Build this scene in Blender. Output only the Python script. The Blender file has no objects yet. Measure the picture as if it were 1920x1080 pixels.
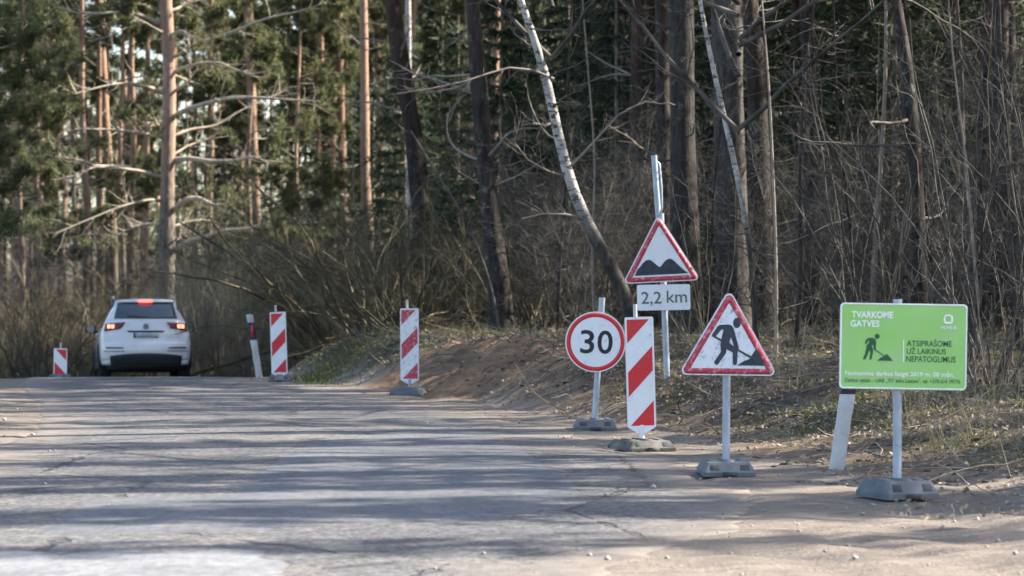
import bpy, bmesh, math, random
import numpy as np
from mathutils import Matrix, Vector
from math import radians as R

# ------------------------------------------------------------------ camera, sky, sun, exposure
SC = bpy.context.scene
COL = SC.collection
F = 5333.0            # focal length in photo pixels (100 mm on 36 mm, photo 1920 wide)
H = 1.35              # camera height
HY = 552.0            # horizon row in the photo
cam_d = bpy.data.cameras.new('camera')
cam = bpy.data.objects.new('camera', cam_d)
COL.objects.link(cam)
SC.camera = cam
cam.location = (0, 0, H)
cam.rotation_euler = (math.pi / 2 + math.atan((HY - 540) / F), 0, 0)
cam_d.lens = 100
cam_d.sensor_width = 36
cam_d.clip_start = 0.5
cam_d.clip_end = 3000
cam_d.dof.use_dof = True
cam_d.dof.focus_distance = 24.5
cam_d.dof.aperture_fstop = 3.5

SUN_EL, SUN_AZ = 38.0, 80.0       # degrees; azimuth clockwise from +Y (away from the camera)
world = bpy.data.worlds.new('World')
SC.world = world
world.use_nodes = True
wn = world.node_tree
bg = wn.nodes['Background']
sky = wn.nodes.new('ShaderNodeTexSky')
sky.sky_type = 'NISHITA'
sky.sun_disc = False
sky.sun_elevation = R(SUN_EL)
sky.sun_rotation = R(SUN_AZ)
sky.dust_density = 2.0
wn.links.new(sky.outputs[0], bg.inputs[0])
bg.inputs[1].default_value = 0.11
sun_d = bpy.data.lights.new('sun', 'SUN')
sun_d.energy = 4.8
sun_d.angle = R(0.5)
sun_d.color = (1.0, 0.93, 0.82)
sun = bpy.data.objects.new('sun', sun_d)
COL.objects.link(sun)
to_sun = Vector((math.cos(R(SUN_EL)) * math.sin(R(SUN_AZ)), math.cos(R(SUN_EL)) * math.cos(R(SUN_AZ)), math.sin(R(SUN_EL))))
sun.rotation_euler = to_sun.to_track_quat('Z', 'Y').to_euler()
sun.location = (30, 10, 40)
SC.view_settings.view_transform = 'Standard'
SC.view_settings.look = 'None'
SC.view_settings.exposure = 2.02
SC.view_settings.gamma = 1.0
SC.render.engine = 'CYCLES'
SC.cycles.use_denoising = True
SC.cycles.max_bounces = 6
SC.cycles.diffuse_bounces = 3
SC.cycles.transparent_max_bounces = 8

rng = np.random.default_rng(7)
random.seed(7)


def wx(px, D):
    return (px - 960.0) / F * D


def wz(py, D):
    return H - (py - HY) / F * D


def pt(px, py, D):
    return np.array([wx(px, D), D, wz(py, D)])


# ------------------------------------------------------------------ tags
def tag(o, label=None, cat=None, group=None, kind=None):
    if label: o['label'] = label
    if cat: o['category'] = cat
    if group: o['group'] = group
    if kind: o['kind'] = kind
    return o


def empty(name, loc=(0, 0, 0), rz=0.0, ry=0.0, rx=0.0, sc=None):
    o = bpy.data.objects.new(name, None)
    o.empty_display_size = 0.1
    COL.objects.link(o)
    o.location = loc
    o.rotation_euler = (rx, ry, rz)
    if sc is not None: o.scale = (sc, sc, sc)
    return o


def link(name, me, parent=None, loc=None):
    o = bpy.data.objects.new(name, me)
    COL.objects.link(o)
    if parent is not None: o.parent = parent
    if loc is not None: o.location = loc
    return o


def copy_tree(o, parent=None):
    c = o.copy()
    COL.objects.link(c)
    c.parent = parent
    for ch in list(KIDS.get(o.name, [])):
        copy_tree(ch, c)
    return c


KIDS = {}


def note_kids(o):
    KIDS[o.name] = list(o.children)
    for ch in o.children: note_kids(ch)


# ------------------------------------------------------------------ materials
def nd(t, typ, ins=None, **props):
    n = t.nodes.new(typ)
    for k, v in props.items(): setattr(n, k, v)
    for k, v in (ins or {}).items():
        if isinstance(v, bpy.types.NodeSocket): t.links.new(v, n.inputs[k])
        else: n.inputs[k].default_value = v
    return n


def c4(c): return (c[0], c[1], c[2], 1.0)


def cmix(t, fac, a, b, mode='MIX'):
    m = t.nodes.new('ShaderNodeMix')
    m.data_type = 'RGBA'
    m.blend_type = mode
    for i, v in ((0, fac), (6, a), (7, b)):
        if isinstance(v, bpy.types.NodeSocket): t.links.new(v, m.inputs[i])
        else: m.inputs[i].default_value = v if i == 0 else c4(v)
    return m.outputs[2]


def ramp(t, src, a, b):
    m = nd(t, 'ShaderNodeMapRange', {0: src, 1: a, 2: b, 3: 0.0, 4: 1.0})
    return m.outputs[0]


def math_(t, op, a, b=0.0):
    m = nd(t, 'ShaderNodeMath', {0: a, 1: b}, operation=op)
    return m.outputs[0]


def noise(t, co, scale, detail=4, rough=0.6, dist=0.0):
    n = nd(t, 'ShaderNodeTexNoise', {'Vector': co, 'Scale': scale, 'Detail': detail, 'Roughness': rough, 'Distortion': dist})
    return n.outputs[0]


def newmat(name, rough=0.85, spec=0.3, metal=0.0):
    m = bpy.data.materials.new(name)
    m.use_nodes = True
    t = m.node_tree
    b = t.nodes['Principled BSDF']
    b.inputs['Roughness'].default_value = rough
    b.inputs['Specular IOR Level'].default_value = spec
    b.inputs['Metallic'].default_value = metal
    tc = nd(t, 'ShaderNodeTexCoord')
    return m, t, b, tc


def stretch(t, co, s):
    return nd(t, 'ShaderNodeMapping', {'Vector': co, 'Scale': s}).outputs[0]


def bump(t, b, h, strength=0.4, dist=0.02):
    n = nd(t, 'ShaderNodeBump', {'Height': h, 'Strength': strength, 'Distance': dist})
    t.links.new(n.outputs[0], b.inputs['Normal'])


def mat2(name, ca, cb, scale=8, lo=0.35, hi=0.65, rough=0.85, spec=0.3, metal=0.0, st=(1, 1, 1), bmp=0.0, bdist=0.01, detail=5, vary=0.0, dirt=None):
    m, t, b, tc = newmat(name, rough, spec, metal)
    co = tc.outputs['Object']
    if st != (1, 1, 1): co = stretch(t, co, st)
    n = noise(t, co, scale, detail)
    col = cmix(t, ramp(t, n, lo, hi), ca, cb)
    if dirt:
        n2 = noise(t, tc.outputs['Object'], dirt[1], 6, 0.7)
        col = cmix(t, math_(t, 'MULTIPLY', ramp(t, n2, dirt[2], dirt[3]), dirt[4]), col, dirt[0])
    if vary:
        oi = nd(t, 'ShaderNodeObjectInfo')
        v = nd(t, 'ShaderNodeMapRange', {0: oi.outputs['Random'], 3: 1 - vary, 4: 1 + vary}).outputs[0]
        h = nd(t, 'ShaderNodeHueSaturation', {'Value': v, 'Color': col})
        col = h.outputs[0]
    t.links.new(col, b.inputs['Base Color'])
    if bmp: bump(t, b, n, bmp, bdist)
    return m


MT = {}


def pine_bark(name, low, high, z0, z1):
    m, t, b, tc = newmat(name, 0.9, 0.15)
    co = tc.outputs['Object']
    sx = nd(t, 'ShaderNodeSeparateXYZ', {0: co})
    n1 = noise(t, stretch(t, co, (14, 14, 3.2)), 1.0, 6, 0.65, 0.6)
    n2 = noise(t, co, 1.3, 3)
    zz = math_(t, 'ADD', sx.outputs[2], math_(t, 'MULTIPLY', math_(t, 'SUBTRACT', n2, 0.5), 3.0))
    up = ramp(t, zz, z0, z1)
    lowc = cmix(t, ramp(t, n1, 0.38, 0.62), tuple(x * 0.35 for x in low), low)
    hic = cmix(t, ramp(t, n1, 0.3, 0.6), tuple(x * 0.6 for x in high), high)
    col = cmix(t, up, lowc, hic)
    lich = noise(t, co, 5.0, 5, 0.7)
    col = cmix(t, math_(t, 'MULTIPLY', ramp(t, lich, 0.58, 0.7), 0.45), col, (0.27, 0.27, 0.22))
    oi = nd(t, 'ShaderNodeObjectInfo')
    v = nd(t, 'ShaderNodeMapRange', {0: oi.outputs['Random'], 3: 0.75, 4: 1.25}).outputs[0]
    col = nd(t, 'ShaderNodeHueSaturation', {'Value': v, 'Color': col}).outputs[0]
    t.links.new(col, b.inputs['Base Color'])
    bump(t, b, n1, 0.9, 0.03)
    return m


def birch_bark(name, z0, z1):
    m, t, b, tc = newmat(name, 0.7, 0.25)
    co = tc.outputs['Object']
    sx = nd(t, 'ShaderNodeSeparateXYZ', {0: co})
    n1 = noise(t, stretch(t, co, (9, 9, 30)), 1.0, 5, 0.68, 0.4)
    n2 = noise(t, co, 3.0, 5, 0.7)
    white = cmix(t, ramp(t, n2, 0.4, 0.65), (0.46, 0.44, 0.405), (0.22, 0.21, 0.195))
    marks = ramp(t, n1, 0.53, 0.60)
    col = cmix(t, marks, white, (0.035, 0.03, 0.028))
    zz = math_(t, 'ADD', sx.outputs[2], math_(t, 'MULTIPLY', math_(t, 'SUBTRACT', n2, 0.5), 1.2))
    n3 = noise(t, stretch(t, co, (20, 20, 6)), 1.0, 5)
    dark = cmix(t, ramp(t, n3, 0.4, 0.65), (0.022, 0.019, 0.017), (0.075, 0.065, 0.056))
    col = cmix(t, ramp(t, zz, z0, z1), dark, col)
    t.links.new(col, b.inputs['Base Color'])
    bump(t, b, n3, 0.5, 0.01)
    return m


def leafmat(name, ca, cb, trans=0.35, scale=1.5):
    m, t, b, tc = newmat(name, 0.7, 0.2)
    g = nd(t, 'ShaderNodeNewGeometry')
    n = noise(t, tc.outputs['Object'], scale, 3)
    f = math_(t, 'ADD', math_(t, 'MULTIPLY', g.outputs['Random Per Island'], 0.6), math_(t, 'MULTIPLY', n, 0.45))
    col = cmix(t, f, ca, cb)
    t.links.new(col, b.inputs['Base Color'])
    tr = nd(t, 'ShaderNodeBsdfTranslucent', {'Color': col})
    mx = nd(t, 'ShaderNodeMixShader', {0: trans, 1: b.outputs[0], 2: tr.outputs[0]})
    t.links.new(mx.outputs[0], t.nodes['Material Output'].inputs['Surface'])
    return m


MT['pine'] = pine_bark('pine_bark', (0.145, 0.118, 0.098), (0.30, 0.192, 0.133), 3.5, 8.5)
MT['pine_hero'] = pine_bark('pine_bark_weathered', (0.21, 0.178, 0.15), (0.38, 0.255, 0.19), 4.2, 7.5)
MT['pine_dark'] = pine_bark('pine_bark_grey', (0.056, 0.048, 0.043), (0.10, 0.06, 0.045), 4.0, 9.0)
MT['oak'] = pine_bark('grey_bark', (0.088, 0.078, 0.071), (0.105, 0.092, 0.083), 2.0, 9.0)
MT['birch'] = birch_bark('birch_bark', 1.35, 2.0)
MT['birch_low'] = birch_bark('birch_bark_white_to_the_base', -0.4, 0.8)
MT['branch'] = mat2('dead_branch_bark', (0.30, 0.25, 0.20), (0.17, 0.14, 0.115), 6, vary=0.1, bmp=0.3)
MT['branch_hero'] = mat2('bare_branch_wood', (0.44, 0.375, 0.295), (0.24, 0.20, 0.16), 4, bmp=0.3)
MT['twig'] = mat2('grey_twig', (0.135, 0.12, 0.102), (0.026, 0.023, 0.02), 2.5, vary=0.25)
MT['twig_olive'] = mat2('olive_twig', (0.13, 0.108, 0.06), (0.038, 0.032, 0.021), 2.0, vary=0.2)
MT['twig_straw'] = mat2('straw_twig', (0.30, 0.25, 0.165), (0.12, 0.10, 0.068), 2.0, vary=0.2)
MT['needle'] = leafmat('pine_needles', (0.055, 0.068, 0.033), (0.185, 0.19, 0.09), 0.42)
MT['needle_far'] = leafmat('far_pine_needles', (0.04, 0.065, 0.04), (0.11, 0.14, 0.07), 0.4)
MT['spruce'] = leafmat('spruce_needles', (0.02, 0.034, 0.021), (0.068, 0.088, 0.046), 0.22)
MT['litter'] = leafmat('dead_leaves', (0.085, 0.065, 0.047), (0.46, 0.38, 0.285), 0.15)
MT['grass'] = leafmat('dry_grass', (0.12, 0.115, 0.045), (0.32, 0.28, 0.145), 0.3)
MT['moss'] = leafmat('green_ground_plants', (0.05, 0.075, 0.02), (0.20, 0.20, 0.075), 0.3)
MT['stone'] = mat2('pebble', (0.42, 0.39, 0.35), (0.20, 0.18, 0.165), 3, vary=0.1)

DIRT = (0.30, 0.29, 0.28)
MT['white'] = mat2('white_sign_sheeting', (0.85, 0.86, 0.87), (0.80, 0.81, 0.82), 6, rough=0.45, dirt=((0.30, 0.30, 0.31), 16, 0.56, 0.70, 0.42))
MT['red'] = mat2('red_sign_sheeting', (0.68, 0.035, 0.04), (0.62, 0.042, 0.05), 6, rough=0.4, dirt=((0.62, 0.42, 0.42), 30, 0.60, 0.70, 0.55))
MT['red_old'] = mat2('faded_red_sign_sheeting', (0.52, 0.045, 0.075), (0.46, 0.06, 0.09), 6, rough=0.5, dirt=((0.62, 0.48, 0.48), 26, 0.52, 0.64, 0.75))
MT['white_old'] = mat2('scuffed_white_sign_sheeting', (0.81, 0.82, 0.84), (0.74, 0.75, 0.78), 9, rough=0.5, dirt=((0.22, 0.22, 0.24), 18, 0.54, 0.66, 0.75))
MT['black'] = mat2('black_sign_print', (0.018, 0.022, 0.03), (0.03, 0.035, 0.045), 8, rough=0.5)
MT['black_old'] = mat2('faded_black_print', (0.035, 0.042, 0.055), (0.06, 0.07, 0.085), 14, rough=0.6)
MT['km_ink'] = mat2('faded_grey_print', (0.10, 0.105, 0.12), (0.16, 0.165, 0.18), 20, rough=0.6)
MT['green'] = mat2('lime_sign_sheeting', (0.30, 0.60, 0.15), (0.36, 0.64, 0.21), 2.5, rough=0.35, detail=2, dirt=((0.40, 0.50, 0.30), 7, 0.48, 0.75, 0.5))
MT['green_ink'] = mat2('dark_green_print', (0.028, 0.10, 0.04), (0.04, 0.12, 0.05), 8, rough=0.5)
MT['pale_ink'] = mat2('white_print', (0.86, 0.90, 0.84), (0.80, 0.86, 0.78), 8, rough=0.5)
MT['alu'] = mat2('sign_back_aluminium', (0.42, 0.43, 0.44), (0.34, 0.35, 0.36), 12, rough=0.5, metal=0.4)
MT['steel'] = mat2('galvanised_steel', (0.42, 0.47, 0.53), (0.30, 0.345, 0.40), 14, rough=0.5, metal=0.35, st=(1, 1, .4))
MT['rubber'] = mat2('recycled_rubber', (0.10, 0.108, 0.12), (0.15, 0.157, 0.168), 7, rough=0.8, bmp=0.2, dirt=((0.27, 0.245, 0.21), 9, 0.52, 0.75, 0.4))
MT['recess_shade'] = mat2('recess_shade_rubber', (0.045, 0.048, 0.052), (0.075, 0.078, 0.08), 9, rough=0.8, bmp=0.2)  # dark tone standing for the shade inside the foot's openings
MT['rubber_tan'] = mat2('dusty_rubber', (0.055, 0.053, 0.05), (0.19, 0.175, 0.152), 5, rough=0.9, bmp=0.3)
MT['post'] = mat2('whitewashed_post', (0.62, 0.61, 0.59), (0.42, 0.41, 0.39), 5, rough=0.85, st=(1, 1, .35), bmp=0.4, dirt=((0.25, 0.23, 0.2), 9, 0.55, 0.7, 0.6))
MT['reflector'] = mat2('red_reflector', (0.55, 0.05, 0.03), (0.65, 0.08, 0.05), 10, rough=0.25)


def asphalt_mat():
    m, t, b, tc = newmat('old_asphalt', 0.88, 0.25)
    co = tc.outputs['Object']
    ed = nd(t, 'ShaderNodeAttribute', attribute_name='edge').outputs['Fac']
    big = noise(t, co, 0.35, 4, 0.6)
    mid = noise(t, co, 2.2, 5, 0.65)
    fine = noise(t, co, 55.0, 3, 0.8)
    grain = nd(t, 'ShaderNodeTexVoronoi', {'Vector': co, 'Scale': 38.0}).outputs['Color']
    gv = nd(t, 'ShaderNodeSeparateColor', {0: grain}).outputs[0]
    col = cmix(t, ramp(t, big, 0.35, 0.65), (0.076, 0.076, 0.081), (0.12, 0.115, 0.112))
    col = cmix(t, math_(t, 'MULTIPLY', ramp(t, mid, 0.48, 0.72), 0.5), col, (0.19, 0.168, 0.142))
    col = cmix(t, 0.85, col, nd(t, 'ShaderNodeMapRange', {0: gv, 3: 0.5, 4: 1.55}).outputs[0], 'MULTIPLY')
    col = cmix(t, math_(t, 'MULTIPLY', ramp(t, fine, 0.56, 0.75), 0.6), col, (0.26, 0.24, 0.215))
    mot = noise(t, stretch(t, co, (15, 5, 1)), 1.0, 3, 0.7)
    col = cmix(t, 0.9, col, nd(t, 'ShaderNodeMapRange', {0: mot, 1: 0.3, 2: 0.7, 3: 0.7, 4: 1.3}).outputs[0], 'MULTIPLY')
    # wandering cracks
    v = nd(t, 'ShaderNodeTexVoronoi', {'Vector': nd(t, 'ShaderNodeMapping', {'Vector': co, 'Scale': (1, 0.8, 1)}).outputs[0], 'Scale': 0.42}, feature='DISTANCE_TO_EDGE').outputs[0]
    dist = math_(t, 'ADD', v, math_(t, 'MULTIPLY', math_(t, 'SUBTRACT', mid, 0.5), 0.10))
    crack = math_(t, 'SUBTRACT', 1.0, ramp(t, math_(t, 'ABSOLUTE', dist), 0.004, 0.012))
    col = cmix(t, math_(t, 'MULTIPLY', crack, 0.65), col, (0.035, 0.033, 0.032))
    # sand drifted over the ragged edge
    e = math_(t, 'ADD', ed, math_(t, 'MULTIPLY', math_(t, 'SUBTRACT', noise(t, stretch(t, co, (1.0, 0.55, 1.0)), 1.1, 6, 0.7), 0.5), 1.5))
    sand = math_(t, 'SUBTRACT', 1.0, ramp(t, e, 0.0, 0.75))
    scol = cmix(t, ramp(t, noise(t, co, 3.0, 6, 0.7), 0.35, 0.65), (0.122, 0.105, 0.091), (0.24, 0.203, 0.166))
    scol = cmix(t, math_(t, 'MULTIPLY', ramp(t, fine, 0.5, 0.7), 0.4), scol, (0.30, 0.255, 0.21))
    col = cmix(t, sand, col, scol)
    t.links.new(col, b.inputs['Base Color'])
    hh = math_(t, 'ADD', math_(t, 'MULTIPLY', gv, 0.5), fine)
    hh = math_(t, 'SUBTRACT', hh, math_(t, 'MULTIPLY', math_(t, 'MULTIPLY', crack, math_(t, 'SUBTRACT', 1.0, sand)), 1.5))
    bump(t, b, hh, 0.8, 0.014)
    return m


def patch_mat(name, ca, cb):
    m, t, b, tc = newmat(name, 0.8, 0.3)
    co = tc.outputs['Object']
    n = noise(t, co, 1.6, 7, 0.72)
    fine = noise(t, co, 60.0, 3, 0.8)
    col = cmix(t, ramp(t, n, 0.35, 0.65), ca, cb)
    col = cmix(t, math_(t, 'MULTIPLY', ramp(t, fine, 0.5, 0.75), 0.5), col, tuple(min(1, x * 1.7) for x in cb))
    mot = noise(t, stretch(t, co, (15, 5, 1)), 1.0, 3, 0.7)
    col = cmix(t, 0.9, col, nd(t, 'ShaderNodeMapRange', {0: mot, 1: 0.3, 2: 0.7, 3: 0.7, 4: 1.3}).outputs[0], 'MULTIPLY')
    t.links.new(col, b.inputs['Base Color'])
    bump(t, b, fine, 0.35, 0.006)
    return m


def ground_mat():
    m, t, b, tc = newmat('sandy_ground', 0.95, 0.1)
    co = tc.outputs['Object']
    fo = nd(t, 'ShaderNodeAttribute', attribute_name='forest').outputs['Fac']
    cu = nd(t, 'ShaderNodeAttribute', attribute_name='cut').outputs['Fac']
    n1 = noise(t, co, 0.8, 6, 0.65)
    n2 = noise(t, stretch(t, co, (1.0, 2.5, 1.0)), 3.5, 6, 0.7)
    n3 = noise(t, co, 26.0, 4, 0.75)
    sand = cmix(t, ramp(t, n2, 0.32, 0.66), (0.125, 0.107, 0.093), (0.25, 0.211, 0.173))
    sand = cmix(t, math_(t, 'MULTIPLY', ramp(t, n3, 0.52, 0.72), 0.5), sand, (0.30, 0.255, 0.21))
    sand = cmix(t, math_(t, 'MULTIPLY', ramp(t, n1, 0.52, 0.68), 0.6), sand, (0.115, 0.098, 0.085))
    soil = cmix(t, ramp(t, n2, 0.35, 0.65), (0.09, 0.067, 0.049), (0.235, 0.175, 0.125))
    lit = cmix(t, ramp(t, noise(t, co, 9.0, 6, 0.75), 0.38, 0.62), (0.045, 0.037, 0.029), (0.145, 0.115, 0.085))
    mossn = ramp(t, noise(t, co, 0.7, 4, 0.6), 0.52, 0.64)
    lit = cmix(t, math_(t, 'MULTIPLY', mossn, 0.7), lit, cmix(t, ramp(t, n3, 0.4, 0.6), (0.045, 0.055, 0.016), (0.13, 0.13, 0.045)))
    sf = ramp(t, math_(t, 'ADD', fo, math_(t, 'MULTIPLY', math_(t, 'SUBTRACT', noise(t, co, 1.6, 6, 0.7), 0.5), 0.9)), 0.3, 0.7)
    so = nd(t, 'ShaderNodeAttribute', attribute_name='soil').outputs['Fac']
    sof = ramp(t, math_(t, 'ADD', so, math_(t, 'MULTIPLY', math_(t, 'SUBTRACT', n1, 0.5), 0.9)), 0.25, 0.8)
    col = cmix(t, sf, cmix(t, sof, sand, soil), lit)
    fresh = cmix(t, ramp(t, noise(t, stretch(t, co, (1.2, 1.2, 9.0)), 1.5, 5), 0.35, 0.65), (0.10, 0.066, 0.045), (0.245, 0.162, 0.103))
    cf = ramp(t, math_(t, 'ADD', cu, math_(t, 'MULTIPLY', math_(t, 'SUBTRACT', n1, 0.5), 0.7)), 0.35, 0.65)
    col = cmix(t, cf, col, fresh)
    t.links.new(col, b.inputs['Base Color'])
    bump(t, b, math_(t, 'ADD', n2, math_(t, 'MULTIPLY', n3, 0.6)), 0.75, 0.06)
    return m


MT['asphalt'] = asphalt_mat()
MT['patch'] = patch_mat('dark_asphalt_patch', (0.074, 0.076, 0.082), (0.108, 0.108, 0.112))
MT['patch_pale'] = patch_mat('pale_patch', (0.10, 0.102, 0.107), (0.185, 0.186, 0.19))
MT['tar'] = patch_mat('tar_seam', (0.028, 0.028, 0.03), (0.045, 0.044, 0.045))
MT['ground'] = ground_mat()


# ------------------------------------------------------------------ mesh builder
class MB:
    def __init__(self):
        self.v, self.l, self.s, self.m, self.n = [], [], [], [], 0

    def add(self, verts, faces, mat=0):
        """verts (N,3); faces int array (M,k)"""
        verts = np.asarray(verts, float).reshape(-1, 3)
        faces = np.asarray(faces, np.int64)
        self.v.append(verts)
        self.l.append((faces + self.n).ravel())
        self.s.append(np.full(len(faces), faces.shape[1], np.int64))
        self.m.append(np.full(len(faces), mat, np.int64))
        self.n += len(verts)

    def tube(self, p, r, n=6, mat=0, cap=False):
        p = np.asarray(p, float)
        r = np.broadcast_to(np.asarray(r, float), (len(p),))
        t = np.gradient(p, axis=0)
        t /= np.linalg.norm(t, axis=1)[:, None] + 1e-9
        ref = np.array([0.31, 0.87, 0.12]) if abs(t[:, 2]).mean() > 0.6 else np.array([0.05, 0.1, 1.0])
        a = np.cross(t, ref); a /= np.linalg.norm(a, axis=1)[:, None] + 1e-9
        b = np.cross(t, a)
        ang = np.arange(n) * 2 * np.pi / n
        ring = a[:, None] * np.cos(ang)[None, :, None] + b[:, None] * np.sin(ang)[None, :, None]
        v = (p[:, None] + ring * r[:, None, None]).reshape(-1, 3)
        k = len(p)
        i = np.arange(k - 1)[:, None] * n
        j = np.arange(n)[None]
        j2 = (j + 1) % n
        q = np.stack([i + j, i + j2, i + n + j2, i + n + j], -1).reshape(-1, 4)
        self.add(v, q, mat)
        if cap:
            for row in (0, k - 1):
                c = p[row]
                vv = np.vstack([v[row * n:(row + 1) * n], c])
                jj = np.arange(n)
                self.add(vv, np.stack([jj, (jj + 1) % n, np.full(n, n)], -1), mat)

    def tubes(self, P, Rr, n=3, mat=0):
        """many tubes at once: P (T,K,3), Rr (T,K)"""
        T, K = P.shape[:2]
        t = np.gradient(P, axis=1)
        t /= np.linalg.norm(t, axis=2)[..., None] + 1e-9
        a = np.cross(t, np.array([0.37, 0.61, 0.33])); a /= np.linalg.norm(a, axis=2)[..., None] + 1e-9
        b = np.cross(t, a)
        ang = np.arange(n) * 2 * np.pi / n
        v = P[:, :, None] + (a[:, :, None] * np.cos(ang)[:, None] + b[:, :, None] * np.sin(ang)[:, None]) * Rr[:, :, None, None]
        o = (np.arange(T) * K * n)[:, None, None]
        i = (np.arange(K - 1) * n)[None, :, None]
        j = np.arange(n)[None, None]
        j2 = (j + 1) % n
        q = np.stack([o + i + j, o + i + j2, o + i + n + j2, o + i + n + j], -1).reshape(-1, 4)
        self.add(v.reshape(-1, 3), q, mat)

    def blades(self, c, d, length, width, mat=0, quad=False):
        """c (N,3) roots, d (N,3) unit directions"""
        N = len(c)
        side = np.cross(d, rng.normal(size=(N, 3))); side /= np.linalg.norm(side, axis=1)[:, None] + 1e-9
        length = np.broadcast_to(np.asarray(length, float), (N,))[:, None]
        width = np.broadcast_to(np.asarray(width, float), (N,))[:, None]
        if quad:
            v = np.stack([c, c + d * length * 0.5 + side * width, c + d * length, c + d * length * 0.5 - side * width], 1).reshape(-1, 3)
            self.add(v, np.arange(N * 4).reshape(-1, 4), mat)
        else:
            v = np.stack([c - side * width, c + side * width, c + d * length], 1).reshape(-1, 3)
            self.add(v, np.arange(N * 3).reshape(-1, 3), mat)

    def box(self, c, s, mat=0, rot=None):
        x, y, z = np.array(s) / 2.0
        v = np.array([[-x, -y, -z], [x, -y, -z], [x, y, -z], [-x, y, -z], [-x, -y, z], [x, -y, z], [x, y, z], [-x, y, z]])
        if rot is not None: v = v @ np.array(rot).T
        self.add(v + np.array(c), [[0, 3, 2, 1], [4, 5, 6, 7], [0, 1, 5, 4], [1, 2, 6, 5], [2, 3, 7, 6], [3, 0, 4, 7]], mat)

    def mesh(self, name, mats, smooth=False):
        me = bpy.data.meshes.new(name)
        v = np.concatenate(self.v); l = np.concatenate(self.l); s = np.concatenate(self.s); mi = np.concatenate(self.m)
        me.vertices.add(len(v)); me.vertices.foreach_set('co', v.astype(np.float32).ravel())
        me.loops.add(len(l)); me.loops.foreach_set('vertex_index', l.astype(np.int32))
        me.polygons.add(len(s))
        st = np.concatenate([[0], np.cumsum(s)[:-1]])
        me.polygons.foreach_set('loop_start', st.astype(np.int32))
        for m in (mats if isinstance(mats, (list, tuple)) else [mats]): me.materials.append(m)
        me.polygons.foreach_set('material_index', mi.astype(np.int32))
        if smooth: me.polygons.foreach_set('use_smooth', np.ones(len(s), bool))
        me.update(calc_edges=True)
        return me

    def build(self, name, mats, parent=None, smooth=False):
        return link(name, self.mesh(name, mats, smooth), parent)


def unit(v):
    v = np.asarray(v, float)
    return v / (np.linalg.norm(v, axis=-1, keepdims=True) + 1e-9)


def sstep(x):
    x = np.clip(x, 0, 1)
    return x * x * (3 - 2 * x)


# ------------------------------------------------------------------ terrain functions
_YD = np.arange(-60, 420, 0.5)


def _smooth_curve(ys, xs, w):
    f = np.interp(_YD, ys, xs)
    k = np.hanning(w); k /= k.sum()
    return np.convolve(np.pad(f, w // 2, mode='edge'), k, mode='valid')[:len(_YD)]


_XR = _smooth_curve([-60, 5, 13.6, 14.8, 16.5, 19, 22, 25, 29, 34.6, 40.4, 44, 50, 57, 65, 75, 90, 110, 160, 420],
                    [-0.2, -0.2, 0.3, 0.7, 1.3, 1.75, 1.45, 1.0, 0.35, -0.95, -2.4, -3.5, -4.75, -5.4, -4.0, -0.6, 7, 19, 55, 250], 7)
_XL = _smooth_curve([-60, 5, 14, 22, 29, 34.6, 40, 44, 50, 57, 65, 75, 90, 110, 160, 420],
                    [-4.2, -4.2, -4.1, -4.35, -4.85, -5.75, -6.9, -7.6, -8.5, -9.1, -8.1, -5.0, 2.5, 14.5, 50, 245], 9)


def XR(y): return np.interp(y, _YD, _XR)
def XL(y): return np.interp(y, _YD, _XL)


def zr(y):
    y = np.asarray(y, float)
    q = -np.clip(y - 42, 0, 15) ** 2 / 592.0
    return q - 0.0507 * np.clip(y - 57, 0, 22)


_wav = [(np.random.default_rng(5 + i).normal(size=2) * 0.9 * 1.75 ** i, np.random.default_rng(50 + i).uniform(0, 6.28), 0.62 ** i) for i in range(8)]


def fbm(x, y, sc=1.0):
    s = 0
    for i, (k, ph, a) in enumerate(_wav):
        s = s + a * np.sin((k[0] * x + k[1] * y) * sc + ph + 1.7 * np.sin((k[1] * x - k[0] * y) * sc * 0.6 + ph * 2))
    return s / 2.4


def bank_h(y):
    return np.interp(y, [0, 18, 24, 28, 32, 36, 40, 46, 52, 58, 70, 120, 400], [.05, .22, .34, .46, .57, .67, .73, .70, .60, .68, .80, 1.0, 1.0])


def u_of(x, y): return x - XR(y)
def v_of(x, y): return XL(y) - x


def forest_of(x, y):
    u, v = u_of(x, y), v_of(x, y)
    start = np.interp(y, [0, 16, 20, 24, 30, 36, 44, 60], [6.0, 3.2, 1.9, 1.3, 1.05, 1.2, 0.6, 0.6])
    fr = sstep((u - start) / 1.1)
    fl = sstep((v - 1.5) / 1.5)
    return np.maximum(fr, fl)


def cut_of(x, y):
    u = u_of(x, y)
    a = sstep((u - 0.35) / 0.3) * (1 - sstep((u - 2.0) / 0.5))
    b = sstep((y - 35.5) / 1.2) * (1 - sstep((y - 41.0) / 1.2))
    c = 0.2 * sstep((y - 44) / 2) * (1 - sstep((y - 60) / 3))
    return a * np.maximum(b, c)


def zbase(x, y):
    u, v = u_of(x, y), v_of(x, y)
    u0 = np.interp(y, [0, 22, 28, 34, 40, 60], [1.6, 1.0, 0.9, 0.65, 0.45, 0.5])
    wb = np.interp(y, [0, 20, 28, 34, 40, 60], [4.0, 3.2, 2.6, 2.0, 1.55, 1.5])
    z = zr(y) + bank_h(y) * sstep((u - u0) / wb) + 0.018 * np.clip(u - 4.5, 0, 40)
    z = z + 0.10 * sstep((v - 0.2) / 1.4) * (1 - sstep((y - 44) / 6)) - 0.5 * sstep((v + 0.1) / 0.9) * sstep((y - 47) / 5) * (1 - sstep((y - 70) / 10))
    return z


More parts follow.
